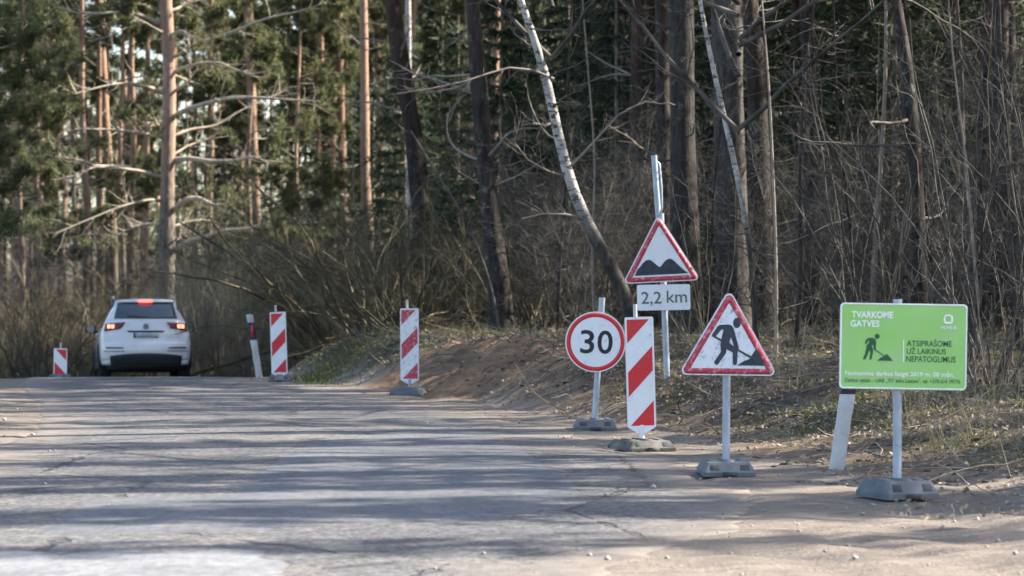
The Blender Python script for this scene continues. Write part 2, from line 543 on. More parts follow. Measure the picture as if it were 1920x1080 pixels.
def zg(x, y):
    x = np.asarray(x, float); y = np.asarray(y, float)
    u, v = u_of(x, y), v_of(x, y)
    out = np.maximum(u, v)                      # >0 outside the asphalt
    fo = forest_of(x, y)
    cu = cut_of(x, y)
    rough = sstep((out - 0.1) / 0.7)
    z = zbase(x, y)
    z = z + rough * (0.012 + 0.05 * fo) * fbm(x, y, 0.9) + rough * (0.010 + 0.022 * fo + 0.02 * cu) * fbm(x + 9, y, 4.2)
    bk = sstep((u - 0.5) / 0.6) * (1 - sstep((u - 4.5) / 2)) * sstep((y - 24) / 6) * (1 - sstep((y - 60) / 6))
    z = z + bk * (0.08 * fbm(x * 1.2, y * 0.9 + 7, 1.7) + 0.045 * fbm(x + 3, y, 6.5))
    z = z + 0.06 * cu * fbm(x * 2.2, y * 0.8, 2.6) + 0.03 * cu * np.sin(x * 7 + y * 3.0 + 2 * fbm(x, y, 1.1))         # gullies in the raw bank
    z = z + rough * (1 - fo) * 0.014 * np.sin((x * 1.0 + y * 0.28) * 9 + 2.5 * fbm(x, y, 0.35)) * (y < 40)
    z = z - 0.035 * sstep((-out + 0.0) / 0.25)
    return z


def gz(x, y): return float(zg(np.array([x]), np.array([y]))[0])


# ground sheet
def axis(parts):
    a = np.concatenate([np.arange(p[0], p[1], p[2]) for p in parts])
    return np.append(a, parts[-1][1])


gx = axis([(-900, -100, 100), (-100, -24, 6), (-24, -12, 0.8), (-12, 13, 0.13), (13, 30, 0.8), (30, 120, 6), (120, 900, 100)])
gy = axis([(-200, -20, 20), (-20, 11, 1.0), (11, 30, 0.13), (30, 62, 0.17), (62, 110, 0.8), (110, 280, 5), (280, 1500, 120)])
GX, GY = np.meshgrid(gx, gy)
GZ = zg(GX, GY)
nx, ny = len(gx), len(gy)
gb = MB()
ii = (np.arange(ny - 1)[:, None] * nx + np.arange(nx - 1)[None]).ravel()
gb.add(np.stack([GX.ravel(), GY.ravel(), GZ.ravel()], 1), np.stack([ii, ii + 1, ii + nx + 1, ii + nx], 1))
ground = gb.build('ground', MT['ground'], smooth=True)
tag(ground, 'sandy verge and leaf covered forest floor beside the road', 'ground', kind='structure')
for nm, arr in (('forest', forest_of(GX, GY)), ('cut', cut_of(GX, GY)), ('soil', sstep((u_of(GX, GY) - 0.5) / 1.0) * sstep((GY - 19) / 3))):
    at = ground.data.attributes.new(nm, 'FLOAT', 'POINT')
    at.data.foreach_set('value', arr.ravel().astype(np.float32))

# road sheet
ry = np.concatenate([np.arange(-30, 12, 1.0), np.arange(12, 62, 0.2), np.arange(62, 130, 0.8)])
tt = np.concatenate([[0, 0.01, 0.03, 0.06], np.linspace(0.1, 0.9, 33), [0.94, 0.97, 0.99, 1.0]])
RY, RT = np.meshgrid(ry, tt, indexing='ij')
rag = 0.07 * fbm(RY * 1.0, RY * 0.3 + 4, 1.6)
RXl = XL(RY) + 0.10 * fbm(RY, RY * 0.2, 1.8); RXr = XR(RY) + 0.16 * fbm(RY + 30, RY * 0.2, 2.1) + 0.22 * fbm(RY + 3, RY * 0.5, 0.7) * (RY < 30)
RX = RXl + (RXr - RXl) * RT
RZ = zbase(RX, RY) + 0.012 * np.sin(RT * np.pi) + 0.012 * fbm(RX, RY, 0.35) * np.sin(RT * np.pi)
edge_skirt = (RT <= 0) | (RT >= 1)
RZ = np.where(edge_skirt, RZ - 0.03, RZ)
n1 = len(tt)
rb = MB()
ii = (np.arange(len(ry) - 1)[:, None] * n1 + np.arange(n1 - 1)[None]).ravel()
rb.add(np.stack([RX.ravel(), RY.ravel(), RZ.ravel()], 1), np.stack([ii, ii + 1, ii + n1 + 1, ii + n1], 1))
road = rb.build('road', MT['asphalt'], smooth=True)
tag(road, 'worn grey asphalt road curving away over a crest', 'road', kind='structure')
at = road.data.attributes.new('edge', 'FLOAT', 'POINT')
at.data.foreach_set('value', np.minimum(RX - RXl, RXr - RX).ravel().astype(np.float32))


def road_z(x, y):
    rl, rr = XL(y), XR(y)
    t = np.clip((x - rl) / (rr - rl), 0, 1)
    return zbase(x, y) + 0.012 * np.sin(t * np.pi) + 0.012 * fbm(x, y, 0.35) * np.sin(t * np.pi)


# repair patches laid on the asphalt (sheets a few mm proud)
def road_patch(poly, mat, label, lift=0.005, rough=0.02):
    poly = np.array(poly, float)
    dense = []
    for i in range(len(poly)):
        a, b = poly[i], poly[(i + 1) % len(poly)]
        k = max(2, int(np.linalg.norm(b - a) / 0.12))
        for j in range(k):
            p = a + (b - a) * j / k
            dense.append(p + rough * np.array([fbm(p[0], p[1], 4.0), fbm(p[1], p[0], 4.0)]))
    bm = bmesh.new()
    vs = [bm.verts.new((p[0], p[1], 0)) for p in dense]
    bm.faces.new(vs)
    bmesh.ops.triangulate(bm, faces=bm.faces[:])
    for _ in range(3):
        es = [e for e in bm.edges if e.calc_length() > 0.45]
        if not es: break
        bmesh.ops.subdivide_edges(bm, edges=es, cuts=1)
        bmesh.ops.triangulate(bm, faces=bm.faces[:])
    for v in bm.verts:
        bd = v.is_boundary
        v.co.z = float(road_z(np.array(v.co.x), np.array(v.co.y))) + (lift if not bd else -0.004)
    me = bpy.data.meshes.new('road_patch'); bm.to_mesh(me); bm.free()
    me.materials.append(mat)
    me.polygons.foreach_set('use_smooth', np.ones(len(me.polygons), bool))
    o = link('road_patch', me)
    tag(o, label, 'road', kind='structure')


def on_road(px, py):
    D = H * F / (py - HY)
    return (wx(px, D), D)


road_patch([on_road(*p) for p in [(405, 925), (520, 845), (600, 828), (800, 800), (900, 800), (1040, 860), (1120, 915), (1090, 950), (900, 985), (620, 985), (500, 1000), (100, 1010), (30, 1000), (150, 935)]],
           MT['patch'], 'dark smooth asphalt patch across the lane')
road_patch([on_road(*p) for p in [(-150, 1038), (200, 1032), (470, 1030), (560, 1050), (610, 1078), (640, 1130), (300, 1200), (-150, 1200)]],
           MT['patch_pale'], 'pale patch in the asphalt', rough=0.2)  # paler grey sheet across the near left of the road
for k_, line in enumerate(([(403, 928), (440, 902), (480, 876), (525, 846)], [(20, 1004), (70, 975), (110, 955), (150, 936)], [(640, 775), (655, 780), (668, 784)], [(620, 985), (690, 962), (760, 950)])):
    w_ = (2.0, 4.5, 2.5, 1.2)[k_]
    road_patch([on_road(p[0], p[1] - w_) for p in line] + [on_road(p[0] + 4, p[1] + w_) for p in line[::-1]], MT['tar'], ['narrow dark seam along the edge of the dark patch', 'broad dark crack running in from the left verge', 'short dark pothole streak in the far lane', 'thin dark crack below the dark patch'][k_], 0.009, 0.012)

# ------------------------------------------------------------------ flat sign helpers (local x right, z up, facing -y)
def rounded(points, r, seg=6):
    pts = [np.array(p, float) for p in points]
    out = []
    n = len(pts)
    for i in range(n):
        p0, p, p2 = pts[i - 1], pts[i], pts[(i + 1) % n]
        a, b = unit(p0 - p), unit(p2 - p)
        half = math.acos(max(-1, min(1, float(a @ b)))) / 2
        d = r / math.tan(half)
        c = p + unit(a + b) * (r / math.sin(half))
        s, e = p + a * d - c, p + b * d - c
        a0, a1 = math.atan2(s[1], s[0]), math.atan2(e[1], e[0])
        while a1 - a0 > math.pi: a1 -= 2 * math.pi
        while a1 - a0 < -math.pi: a1 += 2 * math.pi
        for k in range(seg + 1):
            t = a0 + (a1 - a0) * k / seg
            out.append(c + r * np.array([math.cos(t), math.sin(t)]))
    return np.array(out)


def circle(c, r, n=64, ry=None):
    t = np.arange(n) * 2 * np.pi / n
    return np.stack([c[0] + r * np.cos(t), c[1] + (ry or r) * np.sin(t)], 1)


def plate(name, loops, y0, y1, mat, parent, label=None):
    """solid prisms from 2-D outlines; y0 = front (smaller), y1 = back"""
    bm = bmesh.new()
    for k, lp in enumerate(loops):
        e = -0.0002 * k
        f = [bm.verts.new((p[0], y0 + e, p[1])) for p in lp]
        b = [bm.verts.new((p[0], y1, p[1])) for p in lp]
        bm.faces.new(f); bm.faces.new(b[::-1])
        n = len(lp)
        for i in range(n):
            bm.faces.new((f[i], b[i], b[(i + 1) % n], f[(i + 1) % n]))
    bmesh.ops.recalc_face_normals(bm, faces=bm.faces[:])
    bmesh.ops.triangulate(bm, faces=[f for f in bm.faces if len(f.verts) > 4])
    me = bpy.data.meshes.new(name); bm.to_mesh(me); bm.free()
    me.materials.append(mat)
    o = link(name, me, parent)
    if label: o['label'] = label
    return o


def ring_plate(name, outer, inner, y0, y1, mat, parent):
    n = len(outer)
    m = MB()
    v = []
    for lp in (outer, inner):
        for y in (y0, y1):
            v += [(p[0], y, p[1]) for p in lp]
    j = np.arange(n); k = (j + 1) % n
    O0, O1, I0, I1 = 0, n, 2 * n, 3 * n
    fs = np.concatenate([np.stack([O0 + j, O0 + k, I0 + k, I0 + j], 1), np.stack([O0 + j, O1 + j, O1 + k, O0 + k], 1),
                         np.stack([I0 + j, I0 + k, I1 + k, I1 + j], 1), np.stack([O1 + k, O1 + j, I1 + j, I1 + k], 1)])
    m.add(v, fs)
    return m.build(name, mat, parent)


def capsule(p, q, r1, r2, n=8):
    p, q = np.array(p, float), np.array(q, float)
    a = math.atan2(q[1] - p[1], q[0] - p[0])
    t1 = np.linspace(a + math.pi / 2, a + 1.5 * math.pi, n)
    t2 = np.linspace(a - math.pi / 2, a + math.pi / 2, n)
    return np.vstack([p + r1 * np.stack([np.cos(t1), np.sin(t1)], 1), q + r2 * np.stack([np.cos(t2), np.sin(t2)], 1)])


def text_part(name, s, x, z, w, h, y, mat, parent, bold=0.0, left=True):
    cu = bpy.data.curves.new('text', 'FONT')
    cu.body = s
    cu.size = 1.0
    cu.extrude = 0.004
    cu.offset = bold
    cu.resolution_u = 4
    ob = bpy.data.objects.new('text', cu)
    COL.objects.link(ob)
    bpy.context.view_layer.update()
    me = bpy.data.meshes.new_from_object(ob.evaluated_get(bpy.context.evaluated_depsgraph_get()))
    bpy.data.objects.remove(ob)
    bpy.data.curves.remove(cu)
    co = np.empty(len(me.vertices) * 3, np.float32)
    me.vertices.foreach_get('co', co)
    co = co.reshape(-1, 3)
    mn, mx = co.min(0), co.max(0)
    sx = w / (mx[0] - mn[0])
    sz = h / (mx[1] - mn[1])
    out = np.stack([x + (co[:, 0] - mn[0]) * sx, y - (co[:, 2] - mn[2]) / (mx[2] - mn[2] + 1e-9) * 0.0012, z + (co[:, 1] - mn[1]) * sz], 1)
    me.vertices.foreach_set('co', out.astype(np.float32).ravel())
    me.materials.clear()
    me.materials.append(mat)
    me.update()
    me.name = name
    return link(name, me, parent)


def pole(name, p, q, r, mat, parent, n=14):
    m = MB()
    p, q = np.array(p, float), np.array(q, float)
    m.tube(np.linspace(p, q, 4), r, n, cap=True)
    o = m.build(name, mat, parent, smooth=False)
    for f in o.data.polygons: f.use_smooth = len(f.vertices) == 4
    return o


def bevel_mesh(me, w, seg=2):
    bm = bmesh.new(); bm.from_mesh(me)
    bmesh.ops.remove_doubles(bm, verts=bm.verts[:], dist=1e-5)
    bmesh.ops.bevel(bm, geom=bm.edges[:], offset=w, segments=seg, affect='EDGES', profile=0.5, clamp_overlap=True)
    bm.to_mesh(me); bm.free()


def rubber_foot(parent, w=0.42, l=0.78, h=0.115, mat=None, rz=0.0):
    """recycled rubber base: chamfered block, end faces with dark pads painting shaded hand recesses, raised socket"""
    mat = mat or MT['rubber']
    root = empty('foot', (0, 0, 0), rz); root.parent = parent
    bm = bmesh.new()
    xs = [-.5, -.40, -.24, -.08, .08, .24, .40, .5]
    prof = [(0.0, 1.0), (0.30, 1.0), (1.0, 0.80)]          # height fraction, width fraction
    rows = []
    ys = [-.5, -.32, -.18, .18, .32, .5]
    top = {}
    grid = []
    # outer shell as stacked loops
    loops = []
    for hf, wf in prof:
        lp = []
        wl = wf
        cx, cy = w / 2 * wf, l / 2 * wl
        ch = 0.012
        for p in rounded([(-cx, -cy), (cx, -cy), (cx, cy), (-cx, cy)], ch, 3):
            lp.append(bm.verts.new((p[0], p[1], hf * h)))
        loops.append(lp)
    for a, b in zip(loops[:-1], loops[1:]):
        n = len(a)
        for i in range(n): bm.faces.new((a[i], a[(i + 1) % n], b[(i + 1) % n], b[i]))
    bm.faces.new(loops[-1]); bm.faces.new(loops[0][::-1])
    me = bpy.data.meshes.new('block'); bm.to_mesh(me); bm.free()
    me.materials.append(mat)
    blk = link('block', me, root)
    # proud dark pads on both ends, painting the shade of hand recesses and slot
    for e in (-1, 1):
        for sx in (-1, 1):
            m = MB()
            c = np.array([sx * w * 0.29, e * (l / 2 * 0.90 - 0.004), h * 0.65 - 0.004])
            th_ = math.atan2(0.7 * h, 0.2 * l / 2)
            rot = Matrix.Rotation(-e * th_, 3, 'X')
            m.box(c, (0.075, 0.062, 0.014), 0, rot)
            o = m.build('recess_shade_pad', MT['recess_shade'], root)
            bevel_mesh(o.data, 0.005, 1)
        m = MB()
        m.box((0, e * (l / 2 - 0.004), h * 0.17), (0.10, 0.03, 0.035))
        o = m.build('slot_shade_pad', MT['recess_shade'], root)
    m = MB()
    for yy in (-.2, 0, .2):
        m.tube([(0, yy * l, h - 0.01), (0, yy * l, h + 0.012), (0, yy * l, h + 0.014)], [0.052, 0.047, 0.036], 12, cap=True)
    m.build('socket', mat, root)
    m = MB()
    for sx in (-1, 1):
        m.box((sx * w * 0.30, 0, h - 0.004), (0.05, l * 0.42, 0.028))
    o = m.build('rib', mat, root); bevel_mesh(o.data, 0.006, 2)
    return root


def sign_clamps(parent, x, y, zs):
    for z in zs:
        m = MB()
        m.box((x, y, z), (0.12, 0.022, 0.03))
        m.build('clamp', MT['alu'], parent)


def tri_loop(side, r, inset=0.0):
    h = side * math.sqrt(3) / 2
    cz = h / 3
    pts = [(-side / 2, 0), (side / 2, 0), (0, h)]
    if inset:
        k = 1 - inset / cz
        pts = [((x) * k, cz + (z - cz) * k) for x, z in pts]
    return rounded(pts, r, 6)


WORKER_HEAD = (344, 230)


def worker_shapes():
    """outlines traced in the crop's own units, returned about the triangle's lower left"""
    S = []
    S.append(circle((344, 230), 20, 20, 27))
    S.append(capsule((300, 252), (258, 254), 13, 13))
    S.append(capsule((254, 256), (225, 296), 13, 11))
    S.append(capsule((300, 264), (282, 334), 25, 22))
    S.append(capsule((314, 262), (344, 360), 13, 11))
    S.append(capsule((280, 338), (336, 376), 20, 14))
    S.append(capsule((337, 376), (336, 440), 13, 11))
    S.append(capsule((276, 345), (276, 384), 17, 13))
    S.append(capsule((276, 384), (240, 438), 13, 12))
    S.append(capsule((218, 298), (425, 412), 5.0, 5.0))
    S.append(np.array([(348, 452), (384, 428), (412, 418), (446, 364), (498, 452)]))
    return S


def triangle_sign(root, cx, zb, side, y, roll, worn, symbol):
    """panel group: panel, red border, symbol; hung in front of a pole"""
    g = empty('panel', (cx, y, zb), 0, roll); g.parent = root
    W, Rd, Bk = (MT['white_old'], MT['red_old'], MT['black_old']) if worn else (MT['white'], MT['red'], MT['black'])
    if symbol == 'bumps': Rd = MT['red_old']
    outer = tri_loop(side, side * 0.05)
    plate('backing', [outer], 0.0, 0.018, MT['alu'], g)
    plate('face', [tri_loop(side, side * 0.048, 0.001)], -0.002, -0.0005, W, g)
    bo = tri_loop(side, side * 0.040, side * 0.014)
    bi = tri_loop(side, side * 0.008, side * (0.074 if not worn else 0.070))
    ring_plate('red_border', bo, bi, -0.0045, -0.0025, Rd, g)
    if symbol == 'worker':
        # crop units: triangle spans x 40..565, base z at y=505, 525 units = side
        k = side / 525.0
        loops = [np.stack([(s[:, 0] - 302) * k, (505 - s[:, 1]) * k], 1) for s in worker_shapes()]
        plate('worker_symbol', loops, -0.0045, -0.0025, Bk, g)
    else:
        # crop units: triangle spans 105..825 -> side 720, base 735 left
        k = side / 715.0
        x = np.array([225, 240, 252, 275, 300, 325, 350, 368, 390, 410, 430, 445, 455, 466, 482, 500, 522, 545, 562, 585, 612, 645, 675, 702])
        z = np.array([655, 622, 600, 580, 548, 525, 515, 517, 530, 548, 566, 578, 580, 572, 552, 530, 514, 506, 509, 525, 552, 585, 612, 632])
        top = np.stack([(x - 465) * k, (718 - z) * k - (x - 465) * k * 0.045], 1)
        lo = np.array([[(702 - 465) * k, 0.095 * side], [(225 - 465) * k, 0.095 * side]])
        plate('bumps_symbol', [np.vstack([top, lo])[::-1]], -0.0045, -0.0025, MT['black_old'], g)
    return g


# --- road works warning sign on a rubber foot
def at_px(px, D): return wx(px, D)


D = 21.33
x0 = at_px(1361, D)
rw = empty('road_works_sign', (x0, D, gz(x0, D) + 0.004), R(3))
tag(rw, 'red bordered triangular sign with black digging worker on short grey pole', 'road sign')
zz = rw.location.z
pole('pole', (0, 0, 0.09), (0.012, 0.005, wz(560, D) - zz), 0.030, MT['steel'], rw)
triangle_sign(rw, at_px(1363.5, D) - x0, wz(703.5, D) - zz, 0.752, -0.055, R(0.8), True, 'worker')
sign_clamps(rw, 0.01, -0.026, (wz(670, D) - zz, wz(600, D) - zz))
rubber_foot(rw, 0.385, 0.66, 0.10, None, R(-2))

# --- speed limit sign
D = 28.5
x0 = at_px(1115, D)
sp = empty('speed_limit_sign', (x0, D, gz(x0, D) + 0.004), R(-4))
tag(sp, 'round white speed limit sign reading 30 with red rim on grey pole', 'road sign')
zz = sp.location.z
pole('pole', (0, 0, 0.09), (at_px(1129, D) - x0, 0.02, wz(558, D) - zz), 0.031, MT['steel'], sp)
g = empty('panel', (at_px(1117, D) - x0, -0.05, wz(641, D) - zz), 0, R(1.5)); g.parent = sp
rad = 0.304
plate('backing', [circle((0, 0), rad)], 0, 0.016, MT['alu'], g)
plate('face', [circle((0, 0), rad - 0.001)], -0.002, -0.0005, MT['white'], g)
ring_plate('red_border', circle((0, 0), rad - 0.013), circle((0, 0), rad - 0.054), -0.0045, -0.0025, MT['red'], g)
text_part('numeral', '3', -0.152, -0.118, 0.140, 0.236, -0.003, MT['black'], g, 0.012)
text_part('numeral', '0', 0.020, -0.118, 0.152, 0.236, -0.003, MT['black'], g, 0.012)
sign_clamps(sp, 0.022, -0.02, (wz(675, D) - zz, wz(605, D) - zz))
rubber_foot(sp, 0.42, 0.62, 0.10, None, R(4))

# --- rough road sign with distance plate on a bare post
D = 32.0
s = F / D
x0 = at_px(1251, D)
rr = empty('rough_road_sign', (x0, D, gz(x0, D) - 0.02), R(2))
tag(rr, 'triangular uneven road sign with two black humps above a 2,2 km plate', 'road sign')
zz = rr.location.z
pole('post', (0, 0, 0), (at_px(1239, D) - x0, 0.0, wz(400, D) - zz), 0.036, MT['steel'], rr)
m = MB()
m.tube([(at_px(1235, D) - x0, 0.01, wz(412, D) - zz), (at_px(1230.5, D) - x0, 0.01, wz(350, D) - zz), (at_px(1226.5, D) - x0, 0.01, wz(291, D) - zz)], [0.034, 0.034, 0.034], 12, cap=True)
o = m.build('upper_post', MT['steel'], rr)
m = MB()
m.tube([(at_px(1232.5, D) - x0, -0.025, wz(304, D) - zz), (at_px(1236, D) - x0, -0.04, wz(308, D) - zz), (at_px(1239.5, D) - x0, -0.045, wz(350, D) - zz), (at_px(1240.5, D) - x0, -0.045, wz(388, D) - zz), (at_px(1237, D) - x0, -0.04, wz(402, D) - zz), (at_px(1231, D) - x0, -0.02, wz(404, D) - zz)], 0.012, 8, cap=True)
m.build('bracket', MT['steel'], rr)
triangle_sign(rr, at_px(1240, D) - x0, wz(529, D) - zz, 0.888, -0.06, R(-2.9), False, 'bumps')
g = empty('distance_plate', (at_px(1243.5, D) - x0, -0.06, wz(557.5, D) - zz), 0, R(-1.0)); g.parent = rr
pw, ph = 0.60, 0.290
def rect(w, h, cx=0, cz=0): return [(cx - w / 2, cz - h / 2), (cx + w / 2, cz - h / 2), (cx + w / 2, cz + h / 2), (cx - w / 2, cz + h / 2)]
plate('backing', [rounded(rect(pw, ph), 0.02)], 0.0, 0.03, MT['alu'], g)
plate('face', [rounded(rect(pw - 0.004, ph - 0.004), 0.02)], -0.002, -0.0005, MT['white'], g)
text_part('lettering', '2,2', -0.252, -0.092, 0.225, 0.158, -0.003, MT['km_ink'], g, 0.006)
text_part('lettering', 'km', 0.034, -0.062, 0.228, 0.135, -0.003, MT['km_ink'], g, 0.006)
sign_clamps(rr, -0.04, -0.03, (wz(500, D) - zz,))

# --- green information board
D = 18.7
x0 = at_px(1682, D)
gs = empty('information_board', (x0, D, gz(x0, D) + 0.004), R(-2))
tag(gs, 'lime green information board with white lettering and digging worker on grey pole', 'sign board')
zz = gs.location.z
pole('pole', (0, 0, 0.10), (0.004, 0.0, wz(561, D) - zz), 0.030, MT['steel'], gs)
g = empty('panel', (at_px(1692, D) - x0, -0.05, wz(649.5, D) - zz), 0, R(0.9)); g.parent = gs
bw, bh = 0.832, 0.565
plate('backing', [rounded(rect(bw, bh), 0.028)], 0.0, 0.018, MT['alu'], g)
plate('face', [rounded(rect(bw - 0.004, bh - 0.004), 0.027)], -0.002, -0.0005, MT['green'], g)
ring_plate('white_border', rounded(rect(bw - 0.002, bh - 0.002), 0.028), rounded(rect(bw - 0.024, bh - 0.024), 0.020), -0.0040, -0.0022, MT['pale_ink'], g)
ku = bw / 1270.0                      # crop units: board spans x 130..1400, y 95..965


def bx(x): return (x - 765) * ku
def bz(y): return (530 - y) * ku


def board_text(t, xa, xb, ya, yb, mat, bold=0.0):
    text_part('lettering', t, bx(xa), bz(yb), (xb - xa) * ku, (yb - ya) * ku, -0.003, mat, g, bold)


board_text('TVARKOME', 245, 660, 182, 250, MT['pale_ink'], 0.03)
board_text('GATVES', 235, 525, 272, 340, MT['pale_ink'], 0.03)
board_text('ATSIPRAŠOME', 800, 1248, 452, 525, MT['green_ink'], 0.004)
board_text('UŽ LAIKINUS', 800, 1190, 532, 602, MT['green_ink'], 0.004)
board_text('NEPATOGUMUS', 796, 1288, 622, 682, MT['green_ink'], 0.004)
board_text('Numatoma darbus baigti 2019 m. 08 mėn.', 190, 1275, 778, 840, MT['pale_ink'], 0.02)
board_text('Darbus vykdo – UAB „YIT Infra Lietuva“, tel. +370 614 39776', 190, 1335, 852, 905, MT['green_ink'], 0.0)
board_text('VILNIUS', 1128, 1290, 318, 350, MT['pale_ink'], 0.02)
plate('divider', [rect(10 * ku, 225 * ku, bx(768), bz(572))], -0.0042, -0.0022, MT['pale_ink'], g)
em_o = rounded([(bx(1165), bz(302)), (bx(1252), bz(302)), (bx(1256), bz(225)), (bx(1222), bz(202)), (bx(1178), bz(205)), (bx(1160), bz(240))], 0.012, 4)
em_c = em_o.mean(0)
ring_plate('emblem', em_o, em_c + (em_o - em_c) * 0.58, -0.0042, -0.0022, MT['pale_ink'], g)
W = []
W.append(circle((503, 432), 24, 18, 26))
W.append(np.array([(382, 505), (392, 468), (410, 452), (460, 446), (480, 462), (470, 478), (415, 478), (402, 500), (396, 512)]))
W.append(np.array([(400, 520), (420, 500), (428, 470), (480, 455), (494, 480), (490, 570), (474, 575), (466, 515), (455, 520), (450, 560), (400, 560)]))
W.append(np.array([(398, 545), (438, 545), (420, 590), (392, 660), (370, 668), (368, 650), (388, 600)]))
W.append(np.array([(425, 545), (460, 545), (464, 590), (450, 660), (434, 668), (430, 655), (440, 600)]))
W.append(capsule((480, 562), (580, 628), 4.5, 4.5))
W.append(np.array([(508, 674), (540, 645), (575, 630), (600, 606), (628, 632), (662, 674)]))
plate('worker_symbol', [np.stack([bx(a[:, 0]), bz(a[:, 1])], 1) for a in W], -0.0042, -0.0022, MT['green_ink'], g)
sign_clamps(gs, 0.0, -0.025, (wz(700, D) - zz, wz(600, D) - zz))
rubber_foot(gs, 0.38, 0.46, 0.115, None, R(22))


# --- striped beacons
def beacon(px, py_top, D, label, wpan=0.25, hpan=0.955, roll=0.0, rz=0.0, mirror=1, foot_rz=0.0, foot=None, base_z=None, old=False, zref=None):
    x = wx(px, D)
    z = gz(x, D) + 0.004 if base_z is None else base_z
    b = empty('striped_beacon', (x, D, z), rz)
    tag(b, label, 'beacon', 'red and white striped beacons along the road')
    top = wz(py_top, D) - z
    zb = top - hpan
    g = empty('panel', (0, -0.03, zb), 0, roll); g.parent = b
    red = MT['red_old'] if old else MT['red']
    hw = wpan / 2
    out = rounded([(-hw, 0), (-0.035, -0.055), (0.035, -0.055), (hw, 0), (hw, hpan), (-hw, hpan)], 0.016, 4)
    plate('backing', [out], 0, 0.028, MT['alu'], g)
    plate('face', [out * np.array([0.992, 0.998])], -0.002, -0.0005, MT['white_old'] if old else MT['white'], g)
    # three diagonal stripes clipped to the inner rectangle
    iw = hw - 0.017
    z0, z1 = 0.012, hpan - 0.022
    HH = z1 - z0
    def stripe(lo_l, hi_l, rise):
        """left edge between lo_l..hi_l, right edge shifted up by rise"""
        pts = [(-iw, lo_l), (iw, lo_l + rise), (iw, hi_l + rise), (-iw, hi_l)]
        # clip to z0..z1
        for zc, sg in ((z0, 1), (z1, -1)):
            o_ = []
            for i in range(len(pts)):
                a, c = pts[i], pts[(i + 1) % len(pts)]
                ia, ic = sg * (a[1] - zc) >= 0, sg * (c[1] - zc) >= 0
                if ia: o_.append(a)
                if ia != ic:
                    t = (zc - a[1]) / (c[1] - a[1]); o_.append((a[0] + t * (c[0] - a[0]), zc))
            pts = o_
        return np.array([(p[0] * mirror, p[1]) for p in pts])
    rise = 0.226
    for lo, hi in ((z1 - 0.204, z1 + 0.4), (z1 - 0.670, z1 - 0.459), (z0 - 0.25, z0 - 0.012)):
        lp = stripe(lo, hi, rise)
        if len(lp) > 2: plate('red_stripe', [lp], -0.0045, -0.0025, red, g)
    pole('pin', (-0.03 if mirror > 0 else 0.0, 0.014, hpan - 0.02), (-0.03 if mirror > 0 else 0.0, 0.014, hpan + 0.11), 0.018, MT['post'], g, 10)
    pole('stem', (0, 0.0, 0.06), (0, -0.02, zb + 0.02), 0.024, MT['white'] if not old else MT['steel'], b, 10)
    if foot: rubber_foot(b, foot[0], foot[1], foot[2], foot[3], foot_rz)
    return b


beacon(1203, 594, 24.7, 'tall striped beacon on dusty rubber foot overlapping the round speed sign', roll=R(-1.6), rz=R(3), foot=(0.42, 0.62, 0.085, MT['rubber_tan']), foot_rz=R(14))
beacon(768.5, 578, 38.1, 'grimy faded striped beacon in front of the bare brown cut bank', hpan=0.955, roll=R(-0.4), foot=(0.34, 0.46, 0.10, MT['rubber']), foot_rz=R(68), old=True)
beacon(524.5, 585, 44.4, 'striped beacon at the asphalt edge beside the leaning white marker post', hpan=0.955, roll=R(-1.8), foot=(0.36, 0.62, 0.10, MT['rubber']), foot_rz=R(3))
D = 53.0
beacon(112.5, 653, D, 'half hidden striped beacon beyond the crest left of the white car', hpan=0.955, roll=R(1.0), mirror=-1, foot=(0.36, 0.62, 0.10, MT['rubber']))


# --- marker posts
def marker_post(label, base, top, D, w, band):
    x = wx(base[0], D)
    z = gz(x, D) - 0.03
    b = empty('marker_post', (x, D, z), R(4))
    tag(b, label, 'marker post')
    p0 = np.array([0, 0, 0.0]); p1 = np.array([wx(top[0], D) - x, 0.03, wz(top[1], D) - z])
    d = p1 - p0
    L = np.linalg.norm(d)
    m = MB()
    ts = [0, .12, .3, .48, .62, .78]
    jit = [0.0, .004, -.003, .005, -.004, 0.0]
    prof = rounded([(-w / 2, -w * 0.3), (w / 2, -w * 0.3), (w / 2, w * 0.3), (-w / 2, w * 0.3)], w * 0.16, 3)
    def seg(name, ts, mat, grow=1.0, cap=True):
        m = MB()
        n = len(prof)
        vs, fs = [], []
        for k, t in enumerate(ts):
            c = p0 + d * t
            wob = 1 + 0.06 * math.sin(t * 23 + 1) * (grow == 1.0)
            vs += [(c[0] + p[0] * grow * wob, c[1] + p[1] * grow, c[2]) for p in prof]
        for k in range(len(ts) - 1):
            for i in range(n): fs.append([k * n + i, k * n + (i + 1) % n, (k + 1) * n + (i + 1) % n, (k + 1) * n + i])
        m.add(vs, fs)
        c = p0 + d * ts[-1]
        k = len(ts) - 1
        tri = [[k * n + i, k * n + (i + 1) % n, len(vs)] for i in range(n)]
        m2 = np.array(vs + [(c[0], c[1], c[2] + (0.004))])
        m.v[-1] = m2; m.n = len(m2)
        m.l.append(np.array(tri).ravel()); m.s.append(np.full(n, 3)); m.m.append(np.zeros(n, int))
        return m.build(name, mat, b)
    b0, b1 = band
    seg('shaft', list(np.linspace(0, b0, 7)), MT['post'])
    seg('black_band', list(np.linspace(b0, b1, 3)), MT['black'], 1.02)
    seg('cap', list(np.linspace(b1, 1.0, 3)), MT['post'], 0.99)
    mm = MB()
    c = p0 + d * ((b0 + b1) / 2)
    mm.box((c[0], c[1] - w * 0.32, c[2]), (w * 0.35, 0.012, (b1 - b0) * L * 0.72))
    mm.build('reflector', MT['reflector'], b)
    return b


marker_post('thick white marker post standing behind the green information board', (1567, 884), (1603, 655), 22.0, 0.115, (0.64, 0.86))
marker_post('leaning white marker post with red reflector beside a striped beacon', (487, 700), (468, 590), 49.0, 0.115, (0.61, 0.88))

